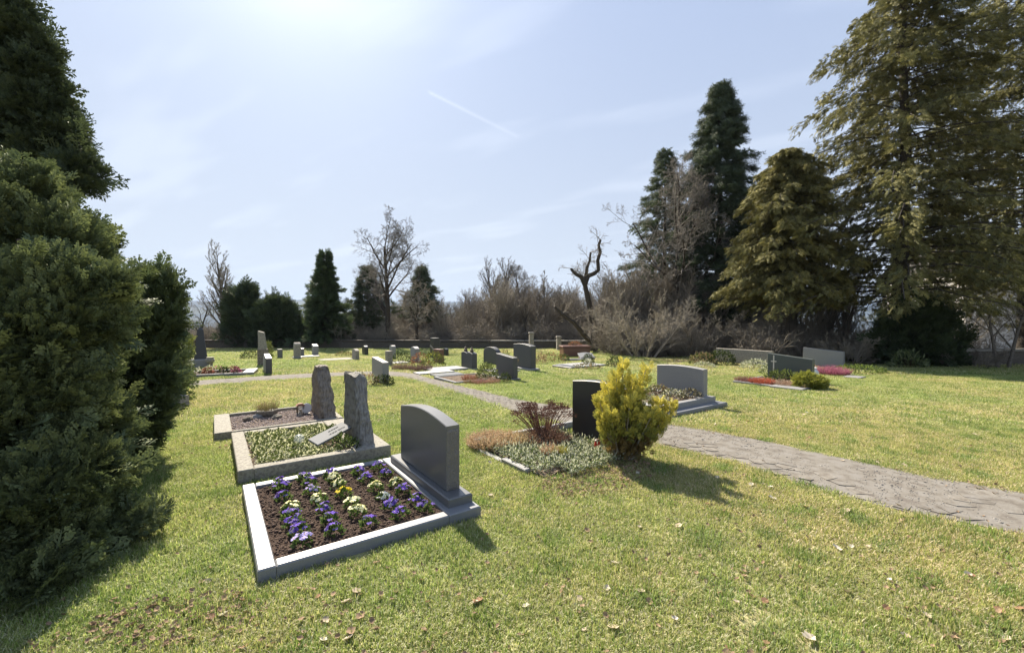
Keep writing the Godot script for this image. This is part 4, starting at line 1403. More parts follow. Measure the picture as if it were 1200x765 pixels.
	for row in [[0.02, -0.03, 0.19], [-0.035, 0.0, 0.13]]:
		var x: float = row[1]
		while x < row[2]:
			var pts := PackedVector3Array()
			var rad := PackedFloat32Array()
			for s in 8:
				pts.append(Vector3(x + s * 0.004, 0.0125, row[0] + sin(s * 1.9 + x * 30) * 0.011 * rr(0.5, 1.0)))
				rad.append(0.0036)
			mb.tube(pts, rad, 4)
			x += 0.036 + (0.015 if rng.randf() < 0.3 else 0.0)
	part("script", mb.mesh(), M.ink, pb).set_meta("kind", "stuff")
	# a clear glass grave ball
	var gb := thing("glass_ornament", "small clear glass ornament among the silvery ground cover", "ornament", gp(0.62, 2.55, 0.12))
	mb = MB.new()
	mb.lathe(PackedVector2Array([Vector2(0.0, 0.0), Vector2(0.035, 0.005), Vector2(0.055, 0.03), Vector2(0.06, 0.06), Vector2(0.05, 0.095), Vector2(0.03, 0.112), Vector2(0.0, 0.12)]), 20)
	part("globe", mb.mesh(), M.glass, gb)
	mb = MB.new()
	mb.lathe(PackedVector2Array([Vector2(0.0, -0.03), Vector2(0.03, -0.03), Vector2(0.03, 0.004), Vector2(0.0, 0.004)]), 14)
	part("foot", mb.mesh(), M.pot_grey, gb)
	# dark low plants round the foot of the rock
	for q in [[1.05, 2.05], [1.04, 2.25], [1.06, 2.78]]:
		var nm: String = ["beside the kerb", "in front of the rock slab", "at the far side of the rock slab"][[2.05, 2.25, 2.78].find(q[1])]
		shrub("periwinkle", "small dark green plant %s" % nm, gp(q[0], q[1], 0.09), Vector3(0.12, 0.11, 0.12), 130, 0.045, 0.022, [Color(0.04, 0.06, 0.02), Color(0.07, 0.1, 0.035), Color(0.14, 0.18, 0.08)], int(q[1] * 100), "plant")
	# 3: reddish gravel and pointed stone
	add_bed(gp(0.6, 4.46), 0.8, 0.70)
	kerb("weathered stone kerb round the reddish gravel grave", gp(-0.2, 3.8), 1.62, 1.32, 0.10, 0.20, 0.07, "concrete_old", "grave_kerb", TURN, 0.07)
	bed("gravel_bed", "reddish grey gravel filling the back one of the three near graves", gp(-0.2, 3.8), 0.202, 1.548, -1.248, -0.072, 0.055, "soil_dry", 0.008, TURN, 7000)
	monolith("pointed dark brown boulder headstone on the reddish gravel grave", gp(1.24, 4.32, 0.05), 0.86, 0.84, 0.22, "rock_brown", 17, [1.2, 1.15, 1.2, -0.05, 0.35, 0.1])
	# things set on the gravel
	var d := thing("disc_ornament", "round white disc leaning at the foot of the pointed boulder", "ornament", gp(1.04, 4.58, 0.065), 1.75)
	mb = MB.new()
	mb.lathe(PackedVector2Array([Vector2(0.0, -0.012), Vector2(0.075, -0.012), Vector2(0.082, -0.004), Vector2(0.082, 0.006), Vector2(0.073, 0.014), Vector2(0.0, 0.018)]), 28)
	part("disc", mb.mesh(), M.white_glaze, d, Vector3(-0.01, 0.1, 0), Vector3(0, 0, 1.3))
	mb = MB.new()
	mb.box(Vector3(-0.03, 0, -0.05), Vector3(0.04, 0.022, 0.05), 0.005)
	part("stand", mb.mesh(), M.brass_dark, d)
	var ln := thing("grave_lantern", "small brown grave lantern with glass beside the white disc", "lantern", gp(0.95, 4.62, 0.06), TURN)
	mb = MB.new()
	mb.box(Vector3(-0.055, 0, -0.055), Vector3(0.055, 0.03, 0.055), 0.008)
	part("base", mb.mesh(), M.brass_dark, ln)
	for sx in [-1, 1]:
		for sz in [-1, 1]:
			mb = MB.new()
			mb.box(Vector3(sx * 0.044 - 0.006, 0.03, sz * 0.044 - 0.006), Vector3(sx * 0.044 + 0.006, 0.15, sz * 0.044 + 0.006))
			part("post", mb.mesh(), M.brass_dark, ln)
	mb = MB.new()
	mb.box(Vector3(-0.038, 0.031, -0.038), Vector3(0.038, 0.149, 0.038))
	part("glass", mb.mesh(), M.glass, ln)
	mb = MB.new()
	mb.box(Vector3(-0.062, 0.15, -0.062), Vector3(0.062, 0.185, 0.062), 0.03)
	part("roof", mb.mesh(), M.terracotta, ln)
	var an := thing("angel_figure", "small pale stone figure in front of the brown lantern", "figurine", gp(0.93, 4.47, 0.06), TURN)
	mb = MB.new()
	mb.lathe(PackedVector2Array([Vector2(0.0, -0.004), Vector2(0.042, 0), Vector2(0.038, 0.03), Vector2(0.028, 0.06), Vector2(0.022, 0.075), Vector2(0.012, 0.083), Vector2(0.02, 0.092), Vector2(0.022, 0.105), Vector2(0.014, 0.12), Vector2(0, 0.124)]), 14)
	part("body", mb.mesh(), M.stone_pale, an)
	for sg in [-1, 1]:
		mb = MB.new()
		mb.col = Color.WHITE
		mb.slab(PackedVector2Array([Vector2(0, 0.03), Vector2(0.035, 0.05), Vector2(0.04, 0.085), Vector2(0.025, 0.095), Vector2(0.0, 0.07)]), 0.01, 0.002)
		part("wing", mb.mesh(), M.stone_pale, an, Vector3(0.015, 0, sg * 0.008), Vector3(0, PI / 2 * -sg, 0))
	var bw := thing("plant_bowl", "round grey bowl of dry heather on the reddish gravel", "planter", gp(0.50, 4.80, 0.055), 0.3)
	mb = MB.new()
	mb.lathe(PackedVector2Array([Vector2(0, 0), Vector2(0.11, 0), Vector2(0.15, 0.05), Vector2(0.165, 0.11), Vector2(0.15, 0.115), Vector2(0.14, 0.1), Vector2(0, 0.095)]), 26)
	part("bowl", mb.mesh(), M.pot_grey, bw)
	heather("heather", "dry brownish heather growing in the round grey bowl", gp(0.50, 4.80, 0.15), 0.15, 0.15, 150, Color(0.12, 0.12, 0.05), Color(0.30, 0.22, 0.14), 63)
	rng.seed = 91
	for q in [[0.22, 4.58, 0.075, "dark brown rough stone on the gravel nearest the end slab", "rock_brown"], [0.36, 4.72, 0.07, "smooth whitish stone on the gravel beside the bowl", "plaque_white"], [0.60, 4.50, 0.075, "grey stone on the gravel in front of the bowl", "stone_pale"]]:
		var s: float = q[2]
		var rk := thing("stone", q[3], "stone", gp(q[0], q[1], 0.055), rr(0, 3))
		part("rock", rock_mesh(int(q[0] * 100)), M[q[4]], rk, Vector3(0, s * 0.42, 0)).scale = Vector3(s * 1.1, s * 0.6, s * 0.8)

func rock_mesh(sd: int) -> ArrayMesh:
	var f := FastNoiseLite.new()
	f.seed = sd
	f.frequency = 0.9
	var mb := MB.new()
	var rows := 12
	var cols := 18
	var pt := func(i: int, j: int) -> Vector3:
		var th := PI * j / rows
		var ph := TAU * i / cols
		var d := Vector3(sin(th) * cos(ph), cos(th), sin(th) * sin(ph))
		return d * (1.0 + 0.35 * f.get_noise_3dv(d * 1.2) + 0.1 * f.get_noise_3dv(d * 4.0))
	for i in cols:
		for j in rows:
			var a: Vector3 = pt.call(i, j); var b: Vector3 = pt.call(i, j + 1); var d: Vector3 = pt.call(i + 1, j + 1); var e: Vector3 = pt.call(i + 1, j)
			if j < rows - 1:
				mb.tri(a, d, b)
			if j > 0:
				mb.tri(a, e, d)
	return mb.mesh()

# ---------------------------------------------------------------- the overgrown grave with the golden shrub
func make_overgrown_grave() -> void:
	add_bed(gp(3.25, 0.95), 0.68, 0.62)
	var t := thing("headstone", "black polished headstone with gently curved top behind the golden shrub", "headstone", gp(3.80, 0.70), TURN)
	var mb := MB.new()
	mb.slab(outline("low_arc", 1.02, 0.86), 0.15, 0.008)
	part("slab", mb.mesh(), M.granite_black, t, Vector3(0, -0.04, 0), Vector3(0, -PI / 2, 0))
	var k := thing("grave_kerb", "sunken grey kerb stones showing through the overgrown grave", "grave kerb", gp(2.40, 0.2), TURN)
	for q in [[Vector3(0, -0.06, -0.72), Vector3(0.075, 0.055, -0.28)], [Vector3(0, -0.06, -1.5), Vector3(0.075, 0.02, -0.723)], [Vector3(0.084, -0.06, -1.5), Vector3(1.75, 0.08, -1.42)], [Vector3(0.084, -0.06, -0.08), Vector3(1.3, 0.005, 0.0)]]:
		mb = MB.new()
		mb.box(q[0], q[1], 0.008)
		part("kerb_stone", mb.mesh(), M.granite_mid, k)
	bed("flower_bed", "brown earth of the overgrown grave before the black headstone", gp(2.40, 0.2), 0.083, 1.3, -1.42, -0.083, 0.03, "soil_dry", 0.02, TURN, 300)
	# golden conifer: upright plumes
	golden_shrub()
	# stonecrop with dark dead heads
	rng.seed = 66
	var s := thing("stonecrop", "dried stonecrop with dark red brown flat heads beside the black headstone", "plant", gp(3.38, 1.38))
	mb = MB.new()
	var mc := MB.new()
	for i in 85:
		var a := rr(0, TAU)
		var o := Vector3(cos(a), 0, sin(a)) * sqrt(rng.randf())
		var l := rr(0.32, 0.52) * (1.0 - 0.2 * o.length_squared())
		var tip := Vector3(o.x * 0.42, l, o.z * 0.36)
		mb.col = Color(0.28, 0.17, 0.12) * rr(0.7, 1.2)
		mb.tube(PackedVector3Array([o * 0.09 - Vector3.UP * 0.02, tip * Vector3(0.6, 0.6, 0.6), tip]), PackedFloat32Array([0.005, 0.004, 0.003]), 4)
		var hd := rr(0.045, 0.075)
		for j in 34:
			var b := rr(0, TAU)
			var r := hd * sqrt(rng.randf())
			var p := tip + Vector3(cos(b) * r, rr(-0.004, 0.016) + 0.02 * (1 - r / hd), sin(b) * r)
			mc.col = Color(0.085, 0.045, 0.038).lerp(Color(0.17, 0.09, 0.072), rng.randf())
			mc.leaf(p, (rvec() + Vector3.UP * 0.4).normalized(), rvec(), 0.022, 0.014)
	part("stems", mb.mesh(), M.dead_leaf, s).set_meta("kind", "stuff")
	part("flower_heads", mc.mesh(), M.dead_leaf, s).set_meta("kind", "stuff")
	heather("heather", "brown faded heather clump under the dried stonecrop", gp(3.22, 1.12, 0.03), 0.24, 0.20, 420, Color(0.10, 0.06, 0.045), Color(0.24, 0.14, 0.11), 67)
	heather("heather", "long pinkish tan heather clump at the left corner of the overgrown grave", gp(2.66, 1.5, 0.0), 0.30, 0.2, 700, Color(0.24, 0.17, 0.09), Color(0.58, 0.42, 0.32), 68)
	heather("heather", "pinkish tan heather tuft at the back kerb of the overgrown grave", gp(2.9, 1.35, 0.0), 0.24, 0.2, 480, Color(0.24, 0.18, 0.08), Color(0.55, 0.42, 0.28), 69)
	heather("heather", "small pale pink heather tuft in the middle of the silvery leaves", gp(2.92, 0.72, 0.05), 0.085, 0.14, 120, Color(0.3, 0.2, 0.13), Color(0.55, 0.37, 0.28), 70)
	heather("heather", "small yellow green heather tuft beside the pale pink one", gp(3.0, 0.64, 0.05), 0.08, 0.12, 110, Color(0.16, 0.17, 0.04), Color(0.42, 0.38, 0.08), 71)
	rng.seed = 72
	var tr := []
	var cols := []
	for i in 1300:
		var u := rr(2.48, 3.72)
		var v := rr(0.15, 1.6)
		if u > 3.15 and v > 0.95 and rng.randf() < 0.8:
			continue
		if v < 0.35 and u < 2.75:
			continue
		if nz.get_noise_2d(u * 110, v * 110) < -0.3 and rng.randf() < 0.7:
			continue
		tr.append(Transform3D(Basis.from_euler(Vector3(rr(-0.3, 0.3), rr(0, 6), rr(-0.3, 0.3))).scaled(Vector3.ONE * rr(0.05, 0.10)), gp(u, v, 0.045 + rr(0, 0.04))))
		var g := rr(0.7, 1.15)
		cols.append(Color(g, g, g))
	stuff("ground_cover", "silvery leaved ground cover spilling over the overgrown grave", "ground cover", leaf_bunch(20, 0.4, 0.2, [Color(0.40, 0.43, 0.32), Color(0.52, 0.54, 0.44), Color(0.17, 0.21, 0.10), Color(0.11, 0.15, 0.06), Color(0.28, 0.31, 0.16)], 16, 0.6), M.leaf, tr, cols)
	var rl := thing("grave_light", "small red grave light at the foot of the black headstone", "candle", gp(3.55, 0.58, 0.03))
	mb = MB.new()
	mb.lathe(PackedVector2Array([Vector2(0, 0), Vector2(0.032, 0), Vector2(0.036, 0.05), Vector2(0.033, 0.11), Vector2(0.03, 0.113)]), 16)
	part("cup", mb.mesh(), M.red_plastic, rl)
	mb = MB.new()
	mb.lathe(PackedVector2Array([Vector2(0.035, 0.112), Vector2(0.035, 0.122), Vector2(0.02, 0.135), Vector2(0, 0.137)]), 16)
	part("lid", mb.mesh(), M.brass_dark, rl)

func golden_shrub() -> void:
	rng.seed = 80
	var t := thing("golden_conifer", "golden yellow feathery conifer shrub with two upright plumes", "shrub", gp(3.57, 0.22))
	var wood := MB.new()
	var tr := []
	var cols := []
	var plumes := [[Vector3(-0.02, 1.10, 0.0), 0.10], [Vector3(0.30, 1.08, -0.05), 0.08], [Vector3(-0.22, 0.86, 0.05), 0.14], [Vector3(-0.34, 0.70, 0.1), 0.11], [Vector3(0.12, 0.82, 0.1), 0.15], [Vector3(0.46, 0.68, 0.0), 0.13], [Vector3(0.62, 0.64, 0.05), 0.11], [Vector3(0.0, 0.74, 0.28), 0.15], [Vector3(-0.25, 0.62, 0.3), 0.14], [Vector3(0.28, 0.60, 0.28), 0.14], [Vector3(-0.1, 0.9, -0.2), 0.14], [Vector3(0.22, 0.85, -0.2), 0.13], [Vector3(-0.26, 0.72, -0.2), 0.12], [Vector3(0.45, 0.52, 0.18), 0.12], [Vector3(-0.33, 0.5, 0.2), 0.1], [Vector3(0.1, 0.95, 0.02), 0.12], [Vector3(0.52, 0.5, -0.15), 0.12], [Vector3(-0.12, 0.98, 0.06), 0.09]]
	for pl in plumes:
		var tip: Vector3 = (pl[0] as Vector3) * Vector3(0.86, 0.97, 0.86) + Vector3(0.02, 0, 0)
		var r: float = pl[1] * 0.8
		var mid := Vector3(tip.x * 0.55, tip.y * 0.42, tip.z * 0.55)
		woody(0.013, [Vector3(tip.x * 0.08, -0.05, tip.z * 0.08), mid * Vector3(0.75, 0.6, 0.75), mid, tip.lerp(mid, 0.3), tip], wood, 5)
		for s in 5:
			var e := mid.lerp(tip, rr(0.0, 0.6)) + Vector3(rr(-1, 1), rr(-0.5, 0.9), rr(-1, 1)) * r
			woody(0.005, [Vector3(tip.x * 0.15, 0.05, tip.z * 0.15), mid.lerp(e, 0.4), e], wood, 3)
		var n := 120
		for i in n:
			var k := pow(rng.randf(), 0.8)
			var c := mid.lerp(tip, k)
			var rad := r * (1.15 - 0.75 * k) * sqrt(rng.randf())
			var a := rr(0, TAU)
			var o := Vector3(cos(a), 0, sin(a))
			var p := c + o * rad + Vector3.UP * rr(-0.04, 0.04)
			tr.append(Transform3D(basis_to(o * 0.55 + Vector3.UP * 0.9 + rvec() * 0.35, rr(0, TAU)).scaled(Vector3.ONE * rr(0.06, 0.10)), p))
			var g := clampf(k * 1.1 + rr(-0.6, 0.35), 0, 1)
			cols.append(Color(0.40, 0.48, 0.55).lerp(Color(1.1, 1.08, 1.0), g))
		# dead brownish inside
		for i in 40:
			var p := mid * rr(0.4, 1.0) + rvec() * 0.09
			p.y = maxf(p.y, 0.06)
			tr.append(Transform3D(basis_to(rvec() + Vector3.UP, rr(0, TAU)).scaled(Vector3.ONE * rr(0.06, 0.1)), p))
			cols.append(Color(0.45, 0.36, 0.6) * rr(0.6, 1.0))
	part("stems", wood.mesh(), M.twig_tan, t).set_meta("kind", "stuff")
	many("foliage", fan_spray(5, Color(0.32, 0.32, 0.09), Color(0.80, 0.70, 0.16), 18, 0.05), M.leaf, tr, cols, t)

# ---------------------------------------------------------------- graves across the path
const GREEN := [Color(0.06, 0.085, 0.03), Color(0.09, 0.12, 0.04), Color(0.13, 0.16, 0.06)]
const DARKGREEN := [Color(0.03, 0.045, 0.02), Color(0.05, 0.07, 0.03), Color(0.08, 0.10, 0.045)]
const GOLDGREEN := [Color(0.20, 0.22, 0.05), Color(0.30, 0.31, 0.08), Color(0.13, 0.16, 0.04)]
const SILVER := [Color(0.40, 0.42, 0.33), Color(0.52, 0.53, 0.45), Color(0.25, 0.28, 0.18)]
const TAN := [Color(0.28, 0.20, 0.13), Color(0.38, 0.29, 0.19), Color(0.2, 0.15, 0.09)]
const REDDISH := [Color(0.22, 0.07, 0.05), Color(0.32, 0.12, 0.08), Color(0.14, 0.06, 0.04)]
const PURPLE := [Color(0.22, 0.06, 0.13), Color(0.34, 0.12, 0.2), Color(0.14, 0.06, 0.07)]
const PURPLEBROWN := [Color(0.09, 0.06, 0.065), Color(0.14, 0.09, 0.09), Color(0.2, 0.14, 0.12)]

func flat_slab(called: String, label: String, at: Vector3, lu: float, lv: float, h: float, mt: String, turn := TURN, category := "grave slab") -> Node3D:
	var t := thing(called, label, category, at, turn)
	var mb := MB.new()
	mb.box(Vector3(-lu / 2, -0.06, -lv / 2), Vector3(lu / 2, h, lv / 2), 0.01)
	part("slab", mb.mesh(), M[mt], t)
	add_bed(at, lu / 2, lv / 2)
	return t

func make_right_graves() -> void:
	# stepped grave with the grey stone
	add_bed(gp(6.62, 1.97), 0.94, 0.79)
	var st := thing("stepped_grave", "pale stepped granite grave beyond the golden shrub", "grave", gp(5.7, 1.2), TURN)
	var mb := MB.new()
	mb.box(Vector3(0, -0.06, -1.56), Vector3(1.9, 0.065, 0), 0.01)
	part("lower_step", mb.mesh(), M.granite_light, st)
	for q in [[Vector3(0.08, 0.066, -1.44), Vector3(0.22, 0.165, -0.16)], [Vector3(0.223, 0.066, -0.28), Vector3(1.78, 0.163, -0.16)], [Vector3(0.223, 0.066, -1.44), Vector3(1.78, 0.163, -1.32)], [Vector3(1.45, 0.066, -1.317), Vector3(1.78, 0.163, -0.283)]]:
		mb = MB.new()
		mb.box(q[0], q[1], 0.008)
		part("kerb_stone", mb.mesh(), M.granite_mid, st)
	mb = MB.new()
	mb.box(Vector3(0.223, 0.066, -1.317), Vector3(1.447, 0.13, -0.283))
	part("earth", mb.mesh(), M.soil_dry, st)
	headstone("plain grey granite headstone with faintly arched top, right of the golden shrub", gp(7.31, 1.97, 0.163), 1.02, 0.60, 0.14, "low_arc", "granite_mid")
	shrub("leafy_plant", "brownish leafy plant by the left of the plain grey headstone", gp(6.95, 2.25, 0.13), Vector3(0.22, 0.16, 0.2), 200, 0.06, 0.035, [Color(0.14, 0.1, 0.07), Color(0.2, 0.18, 0.1), Color(0.3, 0.28, 0.2), Color(0.09, 0.1, 0.05)], 201, "plant")
	shrub("leafy_plant", "red tinged plant at the corner of the stepped grave", gp(6.35, 2.3, 0.13), Vector3(0.2, 0.15, 0.2), 180, 0.06, 0.035, REDDISH + [Color(0.25, 0.24, 0.16)], 202, "plant")
	shrub("leafy_plant", "whitish flowered plant in the middle of the stepped grave", gp(6.9, 1.85, 0.13), Vector3(0.2, 0.14, 0.2), 190, 0.05, 0.035, [Color(0.5, 0.5, 0.42), Color(0.62, 0.6, 0.5), Color(0.14, 0.16, 0.08), Color(0.10, 0.11, 0.06)], 203, "plant")
	shrub("leafy_plant", "dark leafy plant at the near side of the plain grey headstone", gp(7.05, 1.6, 0.13), Vector3(0.2, 0.15, 0.17), 190, 0.05, 0.03, [Color(0.08, 0.07, 0.05), Color(0.12, 0.12, 0.07), Color(0.25, 0.23, 0.18)], 204, "plant")
	shrub("leafy_plant", "low grey green plant filling the foot of the stepped grave", gp(6.2, 1.75, 0.13), Vector3(0.28, 0.1, 0.25), 220, 0.05, 0.03, SILVER + [Color(0.12, 0.1, 0.07)], 205, "plant")
	# dark slab with a cross
	var c := gp(12.5, 2.15)
	var h := headstone("dark green grey headstone carved with a pale cross, right side of the lawn", c, 1.08, 0.77, 0.16, "slope", "granite_green")
	mb = MB.new()
	mb.box(Vector3(-0.089, 0.2, -0.395), Vector3(-0.0815, 0.68, -0.365))
	mb.box(Vector3(-0.0885, 0.50, -0.45), Vector3(-0.0817, 0.53, -0.396))
	mb.box(Vector3(-0.0885, 0.50, -0.364), Vector3(-0.0817, 0.53, -0.31))
	part("cross", mb.mesh(), M.bronze_pale, h)
	add_bed(gp(11.65, 2.0), 0.75, 0.75)
	var k := thing("grave_kerb", "low dark edging stones of the grave with the cross", "grave kerb", gp(10.9, 1.2), TURN)
	for q in [[Vector3(0, -0.05, -1.65), Vector3(0.07, 0.045, -0.72)], [Vector3(0.072, -0.05, -1.65), Vector3(1.5, 0.045, -1.58)], [Vector3(0.072, -0.05, -0.07), Vector3(1.5, 0.045, 0)]]:
		mb = MB.new()
		mb.box(q[0], q[1], 0.008)
		part("kerb_stone", mb.mesh(), M.granite_mid, k)
	mb = MB.new()
	mb.box(Vector3(-0.12, -0.05, -0.70), Vector3(0.28, 0.05, 0.0), 0.01)
	part("foot_slab", mb.mesh(), M.granite_mid, k)
	bed("flower_bed", "earth of the planted grave with the cross headstone", gp(10.9, 1.2), 0.075, 1.5, -1.578, -0.073, 0.03, "soil_dry", 0.015)
	heather("heather", "bright red heather in front of the cross headstone", gp(11.15, 2.25, 0.03), 0.27, 0.17, 420, Color(0.22, 0.05, 0.035), Color(0.55, 0.16, 0.10), 211)
	heather("heather", "dusky purple heather left of the bright red heather", gp(11.15, 2.65, 0.03), 0.24, 0.17, 320, Color(0.14, 0.06, 0.06), Color(0.32, 0.17, 0.17), 212)
	heather("heather", "pinkish beige heather beside the golden dome shrub", gp(11.25, 1.75, 0.03), 0.24, 0.15, 300, Color(0.22, 0.14, 0.09), Color(0.55, 0.4, 0.33), 213)
	shrub("leafy_plant", "fresh green leafy plant at the foot of the cross headstone", gp(12.1, 2.15, 0.03), Vector3(0.4, 0.24, 0.32), 340, 0.09, 0.04, GREEN, 214, "plant")
	lobed("dome_shrub", "round golden green dome shrub beside the cross headstone", gp(11.45, 1.32), [[Vector3(0, 0.13, 0), Vector3(0.33, 0.20, 0.3), 1500], [Vector3(0.0, 0.1, 0), Vector3(0.24, 0.14, 0.22), 300]], fan_spray(4, Color(0.16, 0.18, 0.04), Color(0.36, 0.37, 0.10), 19), 0.075, Color(0.8, 0.85, 0.8), Color(1.25, 1.2, 1.0), 215, "shrub", 0.6, [[0.02, Vector3(0, -0.05, 0), Vector3(0, 0.1, 0), Vector3(0, 0.2, 0)]], "", "leaf")
	# the graves behind it
	headstone("long low pale grey grave wall behind the cross headstone", on(9.1, -16.9), 2.15, 0.60, 0.18, "flat", "stone_pale")
	shrub("dome_shrub", "dark green rounded bush at the left end of the pale grave wall", on(8.05, -16.5), Vector3(0.5, 0.5, 0.45), 700, 0.09, 0.04, DARKGREEN, 221)
	shrub("dome_shrub", "lighter tan green bush left of the dark bush by the grave wall", on(7.35, -16.6), Vector3(0.5, 0.42, 0.45), 600, 0.09, 0.035, TAN + GREEN, 222)
	shrub("dome_shrub", "silvery grey mound before the pale grave wall", on(8.45, -14.9), Vector3(0.5, 0.3, 0.4), 500, 0.07, 0.03, SILVER, 223)
	shrub("dome_shrub", "second smaller silvery mound, just left of the cross headstone", on(8.05, -13.2), Vector3(0.42, 0.26, 0.35), 500, 0.07, 0.03, SILVER + GREEN, 224)
	shrub("leafy_plant", "low pale cushion plant left of the silvery mound", on(6.9, -15.4), Vector3(0.35, 0.16, 0.3), 260, 0.06, 0.03, SILVER, 225, "plant")
	headstone("grey blue headstone in the shade right of the cross headstone", on(11.3, -15.6), 1.25, 0.72, 0.16, "slope", "granite_mid")
	heather("heather", "purple pink heather mound right of the golden dome shrub", on(9.75, -13.1), 0.42, 0.28, 520, Color(0.2, 0.05, 0.10), Color(0.5, 0.2, 0.3), 226)
	shrub("leafy_plant", "orange brown plant behind the purple heather", on(9.5, -14.0), Vector3(0.4, 0.3, 0.35), 330, 0.07, 0.03, TAN + [Color(0.4, 0.3, 0.12)], 227, "plant")
	shrub("leafy_plant", "fresh green ground plants below the shaded grey blue headstone", on(11.0, -13.6), Vector3(0.8, 0.2, 0.5), 500, 0.08, 0.04, [Color(0.12, 0.17, 0.05), Color(0.17, 0.22, 0.06), Color(0.09, 0.13, 0.04)], 228, "plant")
	flat_slab("flat_stone", "small flat grey stone at the edge of the purple heather", on(9.85, -12.35), 0.5, 0.4, 0.04, "granite_mid")
	var v := thing("flower_vase", "white round vase at the right side of the cross headstone", "vase", on(8.6, -12.35))
	mb = MB.new()
	mb.lathe(PackedVector2Array([Vector2(0, 0), Vector2(0.12, 0), Vector2(0.19, 0.1), Vector2(0.19, 0.18), Vector2(0.13, 0.26), Vector2(0.15, 0.3), Vector2(0.12, 0.3), Vector2(0.1, 0.26)]), 22)
	part("body", mb.mesh(), M.white_glaze, v)
	shrub("laurel_bush", "glossy leaved laurel bush at the right lawn edge under the great conifer", on(14.2, -15.4), Vector3(0.55, 0.55, 0.4), 260, 0.16, 0.07, [Color(0.08, 0.11, 0.05), Color(0.12, 0.15, 0.06), Color(0.2, 0.23, 0.12)], 229)

